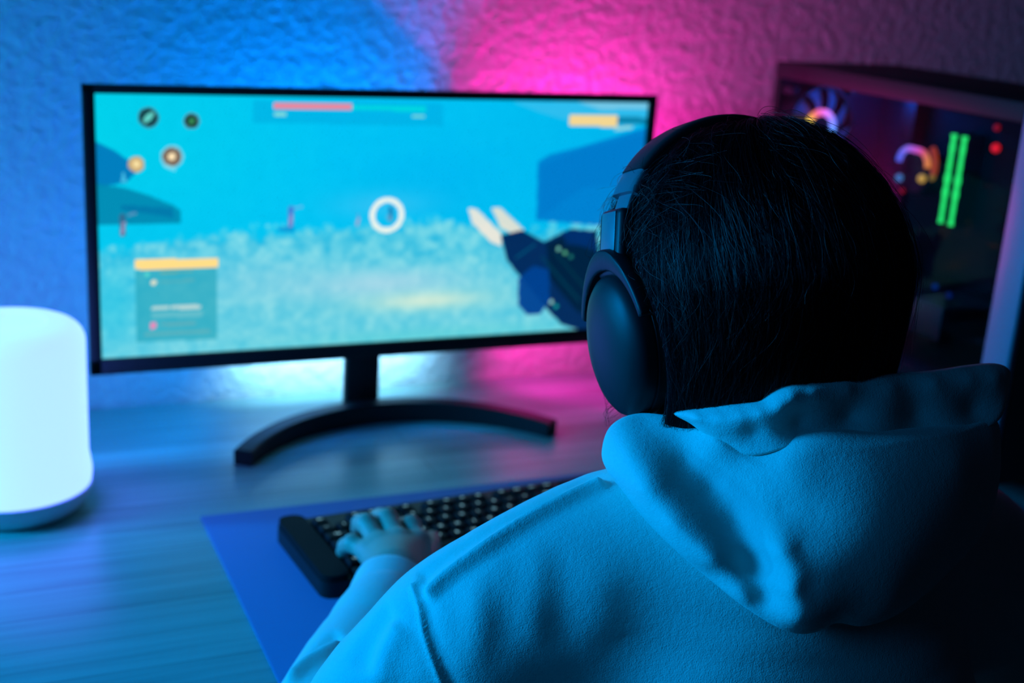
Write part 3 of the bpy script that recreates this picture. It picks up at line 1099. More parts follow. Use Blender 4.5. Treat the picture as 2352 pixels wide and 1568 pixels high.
def line_distance(V, line, reach):
    L = np.array(line, float)
    lo, hi = L.min(0) - reach, L.max(0) + reach
    idx = np.where(((V > lo) & (V < hi)).all(1))[0]
    d = np.full(len(idx), 9.0)
    u = np.zeros(len(idx))
    P_ = V[idx]
    n = len(L) - 1
    for i in range(n):
        a, b = L[i], L[i + 1]
        ab = b - a
        t = np.clip(((P_ - a) @ ab) / (ab @ ab + 1e-12), 0, 1)
        dd = np.linalg.norm(P_ - a - t[:, None] * ab, axis=1)
        m = dd < d
        d[m] = dd[m]
        u[m] = (i + t[m]) / n
    return idx, d, u


def folds(V, Q, items):
    """cloth folds: (line, width, height, fade) - height > 0 ridge, < 0 crease; lines are laid onto the surface"""
    tree = BVHTree.FromPolygons(V.tolist(), Q.tolist())
    for line, w, h, fade in items:
        L = []
        for p in catmull(line, 5):
            hit = tree.find_nearest(Vector(p))
            L.append(np.array(hit[0]))
        N = vnormals(V, Q)
        idx, d, u = line_distance(V, L, 3 * w)
        e = np.ones(len(u))
        if fade:
            e = np.clip(np.minimum(u, 1 - u) / fade, 0, 1)
            e = e * e * (3 - 2 * e)
        V[idx] += N[idx] * (h * np.exp(-(d / w) ** 2) * e)[:, None]
    return V


def put_mesh(name, V, Q, mat, parent):
    return from_data(name, V.tolist(), Q.tolist(), mat, parent, local=False)


# ------------------------------------------------------------------ the player
def vec(*a):
    return np.array(a, float)


HX, HF, HU = vec(1, 0, 0), vec(0, 0.9514, -0.3081), vec(0, 0.3081, 0.9514)      # head axes: right, forward, up
EM = vec(0.0753, -0.9051, 1.0816)                                             # between the ears
HC = vec(0.0753, -0.9162, 1.1192)                                             # middle of the hair


def hd(x, f_, u):
    return EM + HX * x + HF * f_ + HU * u


person = thing('person', 'person in a pale hooded sweatshirt and headphones seen from behind, left hand on the keyboard', 'person', (0.08, -1.04, 0))
skin = material('skin', (0.55, 0.36, 0.27), 0.5, bump=(500, 0.15, 0.0006))
skin.node_tree.nodes['Principled BSDF'].inputs['Subsurface Weight'].default_value = 0.15
skin.node_tree.nodes['Principled BSDF'].inputs['Subsurface Radius'].default_value = (0.01, 0.004, 0.002)

SH_L, EL_L, WR_L = vec(-0.085, -0.945, 0.925), vec(*(-0.189, -0.8293, 0.765)), vec(-0.064, -0.645, 0.800)
SH_R, EL_R, WR_R = vec(0.245, -0.945, 0.925), vec(0.36, -0.85, 0.775), vec(0.27, -0.60, 0.800)

B = Field((-0.30, -1.22, -0.01), (0.46, -0.36, 1.24), 0.004)
AX = [HX, HF, HU]
# head
B.ell(hd(0, -0.012, 0.040), (0.074, 0.094, 0.088), 0.0, axes=AX)
B.ell(hd(0, 0.040, -0.020), (0.060, 0.058, 0.082), 0.03, axes=AX)
B.ell(hd(0, 0.062, -0.072), (0.032, 0.030, 0.026), 0.025, axes=AX)
B.chain([hd(0, 0.090, 0.022), hd(0, 0.108, -0.016), hd(0, 0.106, -0.026)], [0.007, 0.011, 0.010], 0.012)
for sx in (-1, 1):
    B.ell(hd(sx * 0.0115, 0.100, -0.024), (0.007, 0.008, 0.006), 0.006, axes=AX)
    B.ell(hd(sx * 0.031, 0.094, 0.018), (0.0135, 0.010, 0.009), 0.006, 'cut', axes=AX)
    B.ell(hd(sx * 0.031, 0.082, 0.017), (0.012, 0.0125, 0.011), 0.003, axes=AX)
    B.ell(hd(sx * 0.030, 0.090, 0.034), (0.018, 0.006, 0.004), 0.006, axes=AX)
    B.ell(hd(sx * 0.074, -0.004, 0.000), (0.010, 0.017, 0.030), 0.006, axes=AX)
    B.ell(hd(sx * 0.042, 0.074, -0.020), (0.016, 0.014, 0.014), 0.012, axes=AX)
B.chain([hd(-0.022, 0.086, -0.052), hd(0, 0.096, -0.050), hd(0.022, 0.086, -0.052)], [0.004, 0.0065, 0.004], 0.004)
B.chain([hd(-0.018, 0.087, -0.060), hd(0, 0.095, -0.061), hd(0.018, 0.087, -0.060)], [0.004, 0.007, 0.004], 0.003)
# neck, trunk
B.chain([hd(0, -0.022, -0.02), (0.0753, -0.945, 1.00), (0.078, -0.972, 0.945)], [0.056, 0.054, 0.062], 0.03)
B.chain([(0.08, -0.972, 0.93), (0.08, -0.985, 0.82), (0.08, -1.015, 0.68), (0.08, -1.045, 0.53)], [0.075, 0.100, 0.098, 0.108], 0.04, scale=(1.35, 0.95, 1))
B.chain([SH_L, (0.0, -0.955, 0.945), (0.08, -0.968, 0.955), (0.16, -0.955, 0.945), SH_R], [0.042, 0.045, 0.045, 0.045, 0.042], 0.04)
for S_, E_, W_ in ((SH_L, EL_L, WR_L), (SH_R, EL_R, WR_R)):
    mid_ = vec(*(-0.14, -0.7609, 0.785)) if S_ is SH_L else E_ * 0.45 + W_ * 0.55
    B.chain([S_, S_ * 0.5 + E_ * 0.5, E_, mid_, W_], [0.043, 0.040, 0.034, 0.031, 0.024], 0.02, smooth=3)
# seated legs
for sx in (-1, 1):
    B.chain([(0.08 + sx * 0.085, -1.02, 0.52), (0.08 + sx * 0.10, -0.80, 0.535), (0.08 + sx * 0.11, -0.585, 0.535), (0.08 + sx * 0.11, -0.565, 0.33), (0.08 + sx * 0.11, -0.575, 0.085)], [0.085, 0.074, 0.055, 0.052, 0.036], 0.03, smooth=3)
    B.chain([(0.08 + sx * 0.11, -0.585, 0.045), (0.08 + sx * 0.115, -0.47, 0.032), (0.08 + sx * 0.12, -0.405, 0.026)], [0.036, 0.033, 0.022], 0.02)
VB, QB = B.mesh(3)
# hands in finer detail, one grown into each wrist
LEFT = dict(
    wrist=(-0.0742, -0.6676, 0.806), mid=(-0.0659, -0.6431, 0.806),
    pinky=[(-0.0762, -0.6031, 0.801), (-0.0856, -0.5836, 0.803), (-0.0844, -0.5616, 0.79), (-0.0832, -0.5475, 0.7775)],
    ring=[(-0.0657, -0.6036, 0.807), (-0.0692, -0.5743, 0.816), (-0.0633, -0.5382, 0.8), (-0.0559, -0.5065, 0.779)],
    middle=[(-0.0496, -0.6064, 0.81), (-0.0496, -0.5737, 0.818), (-0.0432, -0.5352, 0.802), (-0.0352, -0.5023, 0.78)],
    index=[(-0.0303, -0.6061, 0.806), (-0.0298, -0.5836, 0.813), (-0.0251, -0.5525, 0.798), (-0.0187, -0.5262, 0.779)],
    thumb=[(-0.0486, -0.6405, 0.796), (-0.0217, -0.6011, 0.786), (-0.0023, -0.5665, 0.779), (0.008, -0.5425, 0.7765)])


def hand(H, arm):
    pts = np.array([p for k in ('pinky', 'ring', 'middle', 'index', 'thumb') for p in H[k]] + [H['wrist'], arm])
    h = Field(pts.min(0) - 0.02, pts.max(0) + 0.02, 0.00125)
    w = vec(*H['wrist'])
    h.chain([arm, w, H['mid']], [0.024, 0.0225, 0.019], 0.0, scale=(1.12, 1, 0.85))
    for k, r in (('pinky', 0.0115), ('ring', 0.013), ('middle', 0.0135), ('index', 0.013)):
        m_ = vec(*H[k][0])
        h.chain([w * 0.75 + m_ * 0.25, w * 0.4 + m_ * 0.6, m_], [0.015, r, r * 0.86], 0.012)
    t0 = vec(*H['thumb'][0])
    h.chain([w * 0.7 + t0 * 0.3, t0, H['thumb'][1]], [0.014, 0.0125, 0.0105], 0.012)
    for k, r in (('pinky', 0.0075), ('ring', 0.0085), ('middle', 0.0088), ('index', 0.0086), ('thumb', 0.0100)):
        J = [vec(*p) for p in H[k]]
        f1 = Field.__new__(Field)
        f1.__dict__.update(h.__dict__)
        f1.f = np.full(h.n, 0.05, np.float32)
        rr = [r * 1.12, r * 1.06, r * 0.93, r * 0.80]
        f1.chain(J, rr, 0.0, smooth=0)
        for q_, j in zip((1.13, 1.0), J[1:3]):
            f1.ell(j, (r * q_, r * q_, r * q_ * 0.98), 0.003)
        h.f = np.where(True, np.minimum(h.f, 9), h.f)
        a, d, k_ = h.f, f1.f, 0.006
        hh = np.clip(0.5 + 0.5 * (a - d) / k_, 0, 1)
        # join only near the knuckle so that the fingers stay apart
        x, y, z = h.ax[0][:, None, None], h.ax[1][None, :, None], h.ax[2][None, None, :]
        near = np.clip(1.6 - np.sqrt((x - J[0][0]) ** 2 + (y - J[0][1]) ** 2 + (z - J[0][2]) ** 2) / 0.011, 0, 1)
        sm = a * (1 - hh) + d * hh - k_ * hh * (1 - hh)
        h.f = (near * sm + (1 - near) * np.minimum(a, d)).astype(np.float32)
    for k in ('pinky', 'ring', 'middle', 'index'):          # knuckle and tendon
        m_ = vec(*H[k][0])
        h.ell(m_ + vec(0, -0.001, 0.004), (0.0085, 0.0085, 0.0078), 0.006)
        h.chain([m_, w * 0.55 + m_ * 0.45 + vec(0, 0, 0.006)], [0.0046, 0.0025], 0.008, smooth=0)
    return h.mesh(2)


parts = [(VB, QB)]
parts.append(hand(LEFT, WR_L + (EL_L - WR_L) * 0.12))
shift = WR_R - vec(*LEFT['wrist'])
wl = vec(*LEFT['wrist'])
mir = lambda p: tuple(vec(2 * wl[0] - p[0], p[1], p[2] - 0.022) + vec(shift[0], shift[1], 0))
RIGHT = {k: ([mir(q) for q in v] if isinstance(v, list) else mir(v)) for k, v in LEFT.items()}
parts.append(hand(RIGHT, vec(*RIGHT['wrist']) + (EL_R - WR_R) * 0.12))
VV, QQ, n0 = [], [], 0
for v_, q_ in parts:
    VV.append(v_)
    QQ.append(q_ + n0)
    n0 += len(v_)
put_mesh('body', np.vstack(VV), np.vstack(QQ), skin, person)

# eyes
eye_mat = material('eye_white', (0.7, 0.7, 0.68), 0.2)
iris_mat = material('dark_iris', (0.02, 0.012, 0.008), 0.15)
for sx in (-1, 1):
    c_ = Vector(hd(sx * 0.031, 0.084, 0.017))
    Me_ = Matrix.Translation(c_) @ Vector((0, 0, 1)).rotation_difference(Vector(HF)).to_matrix().to_4x4()
    s = Shape()
    s.lathe([(0, -0.0118)] + [(0.0118 * math.cos(a), 0.0118 * math.sin(a)) for a in [math.radians(d) for d in range(-75, 61, 15)]], 20, mat=Me_)
    s.lathe([(0.0118 * math.cos(a), 0.0118 * math.sin(a)) for a in [math.radians(d) for d in (60, 70, 80)]] + [(0, 0.0118)], 20, mat=Me_, slot=1)
    s.make('eye', [eye_mat, iris_mat], person, local=False)

# ------------------------------------------------------------------ trousers and shoes
denim = fabric_material('dark_trousers', (0.03, 0.035, 0.05), 900, 0.3)
T_ = Field((-0.20, -1.24, 0.03), (0.36, -0.46, 0.74), 0.006)
T_.chain([(0.08, -1.035, 0.60), (0.08, -1.045, 0.53)], [0.106, 0.120], 0.0, scale=(1.35, 0.95, 1))
for sx in (-1, 1):
    T_.chain([(0.08 + sx * 0.085, -1.02, 0.52), (0.08 + sx * 0.10, -0.80, 0.535), (0.08 + sx * 0.11, -0.585, 0.535), (0.08 + sx * 0.11, -0.565, 0.33), (0.08 + sx * 0.11, -0.575, 0.10)], [0.098, 0.086, 0.068, 0.064, 0.055], 0.03, smooth=3)
put_mesh('trousers', *T_.mesh(2), denim, person)
for sx in (-1, 1):
    F_ = Field((0.08 + sx * 0.115 - 0.07, -0.68, -0.004), (0.08 + sx * 0.115 + 0.07, -0.34, 0.16), 0.005)
    F_.chain([(0.08 + sx * 0.11, -0.595, 0.052), (0.08 + sx * 0.115, -0.47, 0.044), (0.08 + sx * 0.12, -0.40, 0.038)], [0.050, 0.043, 0.034], 0.0)
    sl, (x, y, z) = F_.sub(F_.lo, F_.lo + 1)
    F_.f = np.maximum(F_.f, (0.004 - z) + 0 * x + 0 * y).astype(np.float32)
    put_mesh('shoe', *F_.mesh(1), M['black_matte'], person)

# ------------------------------------------------------------------ hooded sweatshirt
fleece = fabric_material('pale_fleece', (0.66, 0.64, 0.60), 1100, 0.5)
ribbed = fabric_material('pale_ribbed_knit', (0.68, 0.66, 0.62), 1000, 0.4)
G = Field((-0.30, -1.24, 0.50), (0.46, -0.66, 1.06), 0.0026)
G.chain([(0.08, -0.985, 0.925), (0.08, -0.985, 0.82), (0.08, -1.005, 0.70), (0.08, -1.035, 0.58)], [0.082, 0.122, 0.130, 0.146], 0.0, scale=(1.34, 0.92, 1))
G.chain([(-0.115, -0.930, 0.893), (-0.085, -0.938, 0.918), (-0.02, -0.940, 0.948), (0.03, -0.950, 0.965)], [0.060, 0.061, 0.058, 0.050], 0.045)
G.chain([(0.28, -0.935, 0.893), (0.25, -0.938, 0.918), (0.18, -0.940, 0.948), (0.12, -0.950, 0.965)], [0.060, 0.061, 0.058, 0.050], 0.045)
# upper arms, rolled out over the forearm at the elbow
G.chain([(-0.115, -0.930, 0.890), (-0.150, -0.915, 0.850), (-0.182, -0.897, 0.790), tuple(EL_L * 0.7 + vec(-0.200, -0.888, 0.735) * 0.3 + vec(0, 0, 0.002))], [0.060, 0.060, 0.057, 0.052], 0.018)
G.chain([(0.28, -0.935, 0.890), (0.315, -0.915, 0.850), (0.345, -0.885, 0.79), (0.36, -0.85, 0.775)], [0.060, 0.062, 0.060, 0.056], 0.03)
VG, QG = G.mesh(4)
VG = folds(VG, QG, [
    # shoulder seam roll from the neck to the arm
    ([(-0.0359, -0.9442, 1.0102), (-0.0537, -0.9418, 1.01), (-0.0807, -0.9433, 1.0025), (-0.1038, -0.9446, 0.9905), (-0.1231, -0.9454, 0.9717), (-0.1386, -0.9439, 0.9542), (-0.1506, -0.9435, 0.9385)], 0.0050, -0.0065, 0.05),
    ([(-0.028, -0.9311, 1.0088), (-0.0741, -0.9292, 1.0023), (-0.1048, -0.928, 0.9804), (-0.1378, -0.9265, 0.956), (-0.1497, -0.9259, 0.941)], 0.0085, 0.0030, 0.1),
    # soft vertical folds over the shoulder blade
    ([(-0.0952, -0.9435, 0.9991), (-0.1092, -0.9714, 0.9819), (-0.1231, -0.9995, 0.9642), (-0.1329, -1.0192, 0.9432), (-0.1406, -1.0345, 0.9205)], 0.014, 0.0019, 0.4),
    ([(-0.0803, -0.9484, 1.0052), (-0.0896, -0.9884, 0.9928), (-0.0955, -1.0215, 0.9711), (-0.0996, -1.045, 0.9463), (-0.1034, -1.0619, 0.9244)], 0.013, 0.0021, 0.4),
    ([(-0.091, -0.9562, 1.0012), (-0.1029, -0.9915, 0.9821), (-0.1108, -1.0186, 0.9583), (-0.1206, -1.048, 0.9248)], 0.010, -0.0008, 0.5),
    ([(-0.0566, -0.9846, 0.9981), (-0.0713, -1.029, 0.9821), (-0.0793, -1.0557, 0.9595), (-0.0841, -1.0751, 0.9287)], 0.015, -0.0022, 0.4),
    ([(-0.1239, -0.9508, 0.9714), (-0.1311, -0.9715, 0.951), (-0.1392, -0.9905, 0.934), (-0.1468, -1.0063, 0.9103)], 0.010, -0.0022, 0.4),
    # armhole seam
    ([(-0.1529, -0.9245, 0.9408), (-0.1531, -0.9438, 0.9344), (-0.1519, -0.9533, 0.9245), (-0.1497, -0.9641, 0.9124), (-0.1465, -0.976, 0.898)], 0.0026, -0.0028, 0.03),
    ([(-0.149, -0.9262, 0.9411), (-0.1492, -0.9455, 0.9346), (-0.148, -0.955, 0.9248), (-0.1456, -0.9658, 0.9126), (-0.1425, -0.9777, 0.8983)], 0.0060, 0.0018, 0.05),
    # sleeve rolls below the seam
    ([(-0.1592, -0.9264, 0.9263), (-0.1727, -0.9264, 0.9074), (-0.1815, -0.9301, 0.8837)], 0.012, 0.0035, 0.2),
    ([(-0.1557, -0.9411, 0.9215), (-0.1652, -0.9419, 0.9056), (-0.1713, -0.9459, 0.885)], 0.010, -0.004, 0.2),
])
hoodie = put_mesh('sweatshirt', VG, QG, fleece, person)

# stitches along the armhole
tree = BVHTree.FromPolygons(VG.tolist(), QG.tolist())


def stitches(lines, step=0.0042, length=0.0026, r=0.00045):
    s = Shape()
    for ln in lines:
        C_ = np.array(catmull(ln, 12))
        seg = np.linalg.norm(np.diff(C_, axis=0), axis=1)
        cum = np.r_[0, np.cumsum(seg)]
        t = 0.0
        while t + length < cum[-1]:
            a = np.array([np.interp(t, cum, C_[:, i]) for i in range(3)])
            b = np.array([np.interp(t + length, cum, C_[:, i]) for i in range(3)])
            ha, hb = tree.find_nearest(Vector(a)), tree.find_nearest(Vector(b))
            pa, pb = ha[0] + ha[1] * 0.0002, hb[0] + hb[1] * 0.0002
            s.tube([pa, (pa + pb) / 2 + ha[1] * 0.0004, pb], r, 5)
            t += step
    return s


stitches([[(-0.1552, -0.9235, 0.9407), (-0.1555, -0.9427, 0.9342), (-0.1543, -0.9523, 0.9243), (-0.1521, -0.963, 0.9122), (-0.1487, -0.975, 0.8979)],
          [(-0.1473, -0.927, 0.9412), (-0.1473, -0.9463, 0.9348), (-0.1461, -0.9559, 0.9249), (-0.1437, -0.9667, 0.9128), (-0.1406, -0.9786, 0.8984)]]).make('stitching', material('pale_thread', (0.7, 0.68, 0.64), 0.7), hoodie, local=False)

# forearm sleeves and cuffs
for side, (E_, W_) in enumerate(((EL_L, WR_L), (EL_R, WR_R))):
    A_ = Field(np.minimum(E_, W_) - 0.085, np.maximum(E_, W_) + 0.085, 0.0022)
    d_ = W_ - E_
    Lf = np.linalg.norm(d_)
    d_ = d_ / Lf
    end = W_ - d_ * 0.050
    if side == 0:
        A_.chain([E_, (-0.141, -0.7641, 0.787), (-0.106, -0.7204, 0.797), (-0.0941, -0.704, 0.801)], [0.046, 0.040, 0.0345, 0.031], 0.0, scale=(1, 1, 0.95), smooth=3)
        A_.chain([(-0.1059, -0.722, 0.799), (-0.0978, -0.7105, 0.801)], [0.0345, 0.0325], 0.01, smooth=0)
    else:
        A_.chain([E_, E_ + d_ * Lf * 0.3, E_ + d_ * Lf * 0.6, end], [0.046, 0.043, 0.039, 0.034], 0.0, scale=(1, 1, 0.95), smooth=3)
        A_.chain([end - d_ * 0.02, end - d_ * 0.004], [0.037, 0.034], 0.012, smooth=0)
    V_, Q_ = A_.mesh(3)
    if side == 0:
        V_ = folds(V_, Q_, [
            ([(-0.1497, -0.7838, 0.824), (-0.1663, -0.7864, 0.82), (-0.1859, -0.7904, 0.815), (-0.2065, -0.8028, 0.81)], 0.0055, -0.0080, 0.2),
            ([(-0.1488, -0.7694, 0.824), (-0.1667, -0.7739, 0.82), (-0.1866, -0.7807, 0.815)], 0.008, 0.0045, 0.25)])
    put_mesh('sleeve', V_, Q_, fleece, hoodie)
    c0, c1 = W_ - d_ * 0.055, W_ + d_ * 0.016
    if side == 0:
        c0 = vec(*(-0.0975, -0.7075, 0.801))
        c1 = vec(*(-0.0755, -0.668, 0.806))
    u_ = np.cross(c1 - c0, vec(0, 0, 1))
    u_ /= np.linalg.norm(u_)
    ax_ = (c1 - c0) / np.linalg.norm(c1 - c0)
    w_ = np.cross(u_, ax_)
    Lc = np.linalg.norm(c1 - c0)
    prof = [(0.0295, -0.006), (0.0300, 0.0), (0.0300, Lc * 0.5), (0.0292, Lc - 0.006), (0.0285, Lc - 0.001), (0.0270, Lc), (0.0252, Lc - 0.004), (0.0245, Lc * 0.5), (0.0245, 0.0)]
    rings = []
    s = Shape()
    for r_, h_ in prof:
        rings.append([s.bm.verts.new(c0 + ax_ * h_ + (u_ * math.cos(a) * 1.08 + w_ * math.sin(a) * 0.92) * r_) for a in [2 * math.pi * k / 56 for k in range(56)]])
    for A, Bq in zip(rings[:-1], rings[1:]):
        for k in range(56):
            s.bm.faces.new((A[k], A[(k + 1) % 56], Bq[(k + 1) % 56], Bq[k]))
    s.make('cuff', ribbed, hoodie, local=False, angle=60)


# ------------------------------------------------------------------ hood lying on the back
def tps_fit(XY, h, lam=0.0):
    n = len(XY)
    r = np.linalg.norm(XY[:, None] - XY[None], axis=2)
    K_ = np.where(r > 0, r * r * np.log(r + 1e-12), 0) + lam * np.eye(n)
    Pm = np.c_[np.ones(n), XY]
    A_ = np.block([[K_, Pm], [Pm.T, np.zeros((3, 3))]])
    c = np.linalg.solve(A_, np.r_[h, np.zeros(3)])
    return c


def tps_eval(c, XY, P_):
    r = np.linalg.norm(P_[:, None] - XY[None], axis=2)
    K_ = np.where(r > 0, r * r * np.log(r + 1e-12), 0)
    return K_ @ c[:len(XY)] + c[len(XY)] + P_ @ c[len(XY) + 1:]


def pillow(outline, inner, centre, thick, roll, nrad=70, nper=9, back=0.6):
    """padded cloth body: a relief through the inner points, rounded over at its outline, with a fuller back"""
    O = np.array(centre, float)
    pts = np.array(list(outline) + list(inner), float)
    nrm = np.array(NRM, float)
    a = np.cross(vec(0, 0, 1), nrm)
    a /= np.linalg.norm(a)
    b = np.cross(nrm, a)
    loc = lambda P_: np.c_[(P_ - O) @ a, (P_ - O) @ b, (P_ - O) @ nrm]
    out = np.array(catmull(list(outline) + [outline[0]], nper))[:-1]
    # periodic spline: rebuild with wrap
    o = [np.array(p, float) for p in outline]
    m = len(o)
    out = []
    for i in range(m):
        p0, p1, p2, p3 = o[i - 1], o[i], o[(i + 1) % m], o[(i + 2) % m]
        for k in range(nper):
            t = k / nper
            out.append(0.5 * (2 * p1 + (p2 - p0) * t + (2 * p0 - 5 * p1 + 4 * p2 - p3) * t * t + (3 * p1 - p0 - 3 * p2 + p3) * t ** 3))
    out = loc(np.array(out))
    cp = loc(pts)
    c = tps_fit(cp[:, :2], cp[:, 2], 1e-7)
    n = len(out)
    S_ = np.linspace(0, 1, nrad) ** 0.85
    per = np.array([min(np.linalg.norm(out[:, :2], axis=1)[i], 9) for i in range(n)])
    V = []
    for s_ in S_[1:]:
        xy = out[:, :2] * s_
        h = tps_eval(c, cp[:, :2], xy)
        edge = (1 - s_) * per
        e = np.clip(1 - edge / roll, 0, 1)
        V.append(np.c_[xy, h - roll * 0.75 * (1 - np.sqrt(np.clip(1 - e * e, 0, 1)))])
    h0 = tps_eval(c, cp[:, :2], np.zeros((1, 2)))[0]
    front = np.vstack([[[0, 0, h0]]] + V)
    rim = V[-1]
    Bk = []
    for s_ in S_[1:-1][::-1]:
        xy = out[:, :2] * s_
        hr = rim[:, 2] * s_ + (rim[:, 2].mean()) * (1 - s_)
        Bk.append(np.c_[xy, hr - thick * (1 - s_ ** 2) ** back])
    allv = np.vstack([front] + Bk + [[[0, 0, rim[:, 2].mean() - thick]]])
    F = []
    for k in range(n):
        F.append((0, 1 + k, 1 + (k + 1) % n))
    rows = (len(allv) - 2) // n
    for r in range(rows - 1):
        for k in range(n):
            j = (k + 1) % n
            F.append((1 + r * n + k, 1 + (r + 1) * n + k, 1 + (r + 1) * n + j, 1 + r * n + j))
    L_ = len(allv) - 1
    for k in range(n):
        F.append((L_, 1 + (rows - 1) * n + (k + 1) % n, 1 + (rows - 1) * n + k))
    W = O + allv[:, :1] * a + allv[:, 1:2] * b + allv[:, 2:3] * nrm
    return W, F


NRM = (-0.4012, -0.8704, 0.2855)
#HOOD#

HOOD_OUT = [(-0.0425, -0.9497, 1.0262), (-0.0366, -0.9438, 1.0386), (-0.0263, -0.9417, 1.0453), (-0.0125, -0.9416, 1.0475), (-0.0034, -0.9552, 1.0504), (0.0049, -0.9721, 1.0526), (0.0088, -0.9954, 1.0535), (0.0227, -1.008, 1.0486), (0.0328, -1.0172, 1.0525), (0.0437, -1.0242, 1.0604), (0.0601, -1.0307, 1.0637), (0.0879, -1.0362, 1.0615), (0.1273, -1.0365, 1.0597), (0.1748, -1.0265, 1.0554), (0.2103, -1.0166, 1.0515), (0.2119, -1.025, 1.0281), (0.1998, -1.0385, 1.0049), (0.1814, -1.0482, 0.9844), (0.148, -1.0602, 0.9709), (0.1113, -1.0705, 0.9582), (0.0707, -1.0808, 0.9572), (0.0466, -1.0825, 0.9637), (0.0289, -1.0862, 0.9626), (0.0131, -1.0851, 0.9647), (-0.0051, -1.0738, 0.9736), (-0.0214, -1.0428, 0.9857), (-0.0386, -1.0097, 1.0028), (-0.0422, -0.977, 1.0134), (-0.0441, -0.9615, 1.0195)]
HOOD_IN = [(-0.0378, -0.9732, 1.0348), (-0.0267, -0.9825, 1.0359), (-0.0058, -0.986, 1.0337), (0.0026, -0.996, 1.0396), (0.0158, -1.0107, 1.0412), (0.0316, -1.0309, 1.0475), (0.053, -1.0429, 1.0514), (0.0786, -1.05, 1.0516),
           (-0.0416, -0.9982, 1.0231), (-0.0264, -1.0045, 1.0254), (0.0016, -1.0057, 1.0227), (0.008, -1.0137, 1.0281), (0.0182, -1.0265, 1.035), (0.0324, -1.0447, 1.0381),
           (-0.0357, -1.0232, 1.0113), (-0.0181, -1.0272, 1.0135), (0.0052, -1.0284, 1.0111), (0.0113, -1.0382, 1.0175), (0.0235, -1.0474, 1.0241), (0.0362, -1.0588, 1.0248),
           (-0.0235, -1.0485, 0.9969), (-0.0082, -1.0494, 0.9979), (0.0072, -1.0498, 0.9974), (0.008, -1.0674, 1.0082), (0.0211, -1.0703, 1.0105), (0.0329, -1.0745, 1.0109),
           (-0.0099, -1.0661, 0.9834), (0.0042, -1.0675, 0.9833), (0.0065, -1.083, 0.9934), (0.0169, -1.0857, 0.9945), (0.0298, -1.089, 0.9903),
           (0.0102, -1.0893, 0.9775),
           (0.057, -1.061, 1.0368), (0.0614, -1.0803, 1.0124), (0.0788, -1.0853, 0.9795), (0.1038, -1.0602, 1.0421), (0.1024, -1.0759, 1.0132), (0.1446, -1.0513, 1.0425), (0.141, -1.0632, 1.0081)]
hv, hf = pillow(HOOD_OUT, HOOD_IN, (0.0255, -1.0459, 1.0177), 0.085, 0.016)
hood = from_data('hood', hv.tolist(), hf, fleece, hoodie, local=False)
RIM_OUT = [(-0.0066, -0.9698, 1.0573), (0.0025, -0.979, 1.0632), (0.0114, -0.9884, 1.0679), (0.02, -0.9981, 1.0717), (0.0284, -1.0054, 1.0752), (0.0351, -1.0065, 1.0813), (0.0425, -1.0073, 1.0856), (0.0563, -1.0096, 1.0875), (0.0877, -1.0101, 1.0881), (0.1225, -1.0084, 1.0861), (0.1569, -1.0083, 1.0858), (0.1871, -1.0059, 1.0864), (0.2099, -1.0051, 1.0857), (0.2224, -1.0054, 1.0814), (0.2245, -1.0066, 1.0739), (0.2086, -1.0198, 1.0534), (0.1729, -1.0301, 1.0488), (0.0894, -1.0361, 1.0534), (0.0431, -1.0268, 1.0516), (0.02, -1.0132, 1.0432), (0.0094, -0.9959, 1.0459), (-0.0005, -0.9807, 1.0537)]
RIM_IN = [(-0.0021, -0.9872, 1.0598), (0.0061, -0.9975, 1.0642), (0.0145, -1.007, 1.0682), (0.0229, -1.0142, 1.072), (0.0319, -1.0175, 1.0783), (0.0403, -1.0197, 1.0834), (0.0551, -1.0204, 1.0844), (0.0815, -1.0189, 1.084), (0.116, -1.0172, 1.0819), (0.1501, -1.0169, 1.0814), (0.1802, -1.0147, 1.0816), (0.2027, -1.014, 1.0803),
          (0.0221, -1.0112, 1.0592), (0.0484, -1.0165, 1.0659), (0.0856, -1.0178, 1.065), (0.1367, -1.0172, 1.0618), (0.1847, -1.0148, 1.0597)]
rv, rf = pillow(RIM_OUT, RIM_IN, (0.0682, -1.0187, 1.0696), 0.028, 0.007)
from_data('hood_rim', rv.tolist(), rf, fleece, hoodie, local=False)

# ------------------------------------------------------------------ hair
hair_mat = bpy.data.materials.new('black_hair')
hair_mat.use_nodes = True
hn = hair_mat.node_tree
hn.nodes.clear()
hb = hn.nodes.new('ShaderNodeBsdfHairPrincipled')
hb.parametrization = 'COLOR'
hb.inputs['Color'].default_value = (0.010, 0.009, 0.010, 1)
hb.inputs['Roughness'].default_value = 0.20
hb.inputs['Radial Roughness'].default_value = 0.30
hb.inputs['Random Roughness'].default_value = 0.5
hd_ = hn.nodes.new('ShaderNodeBsdfDiffuse')
hd_.inputs['Color'].default_value = (0.004, 0.004, 0.005, 1)
hi_ = hn.nodes.new('ShaderNodeHairInfo')
hr_ = hn.nodes.new('ShaderNodeMapRange')              # every strand its own gloss
hr_.inputs['From Min'].default_value = 0.5
hr_.inputs['From Max'].default_value = 1.0
hr_.inputs['To Min'].default_value = 0.10
hr_.inputs['To Max'].default_value = 1.0
hx_ = hn.nodes.new('ShaderNodeMixShader')
hn.links.new(hi_.outputs['Random'], hr_.inputs['Value'])
hn.links.new(hr_.outputs['Result'], hx_.inputs['Fac'])
hn.links.new(hd_.outputs['BSDF'], hx_.inputs[1])
hn.links.new(hb.outputs['BSDF'], hx_.inputs[2])
hn.links.new(hx_.outputs['Shader'], hn.nodes.new('ShaderNodeOutputMaterial').inputs['Surface'])
AXS, AFS, AUS = 0.0960, 0.1155, 0.1090
rngh = np.random.default_rng(11)


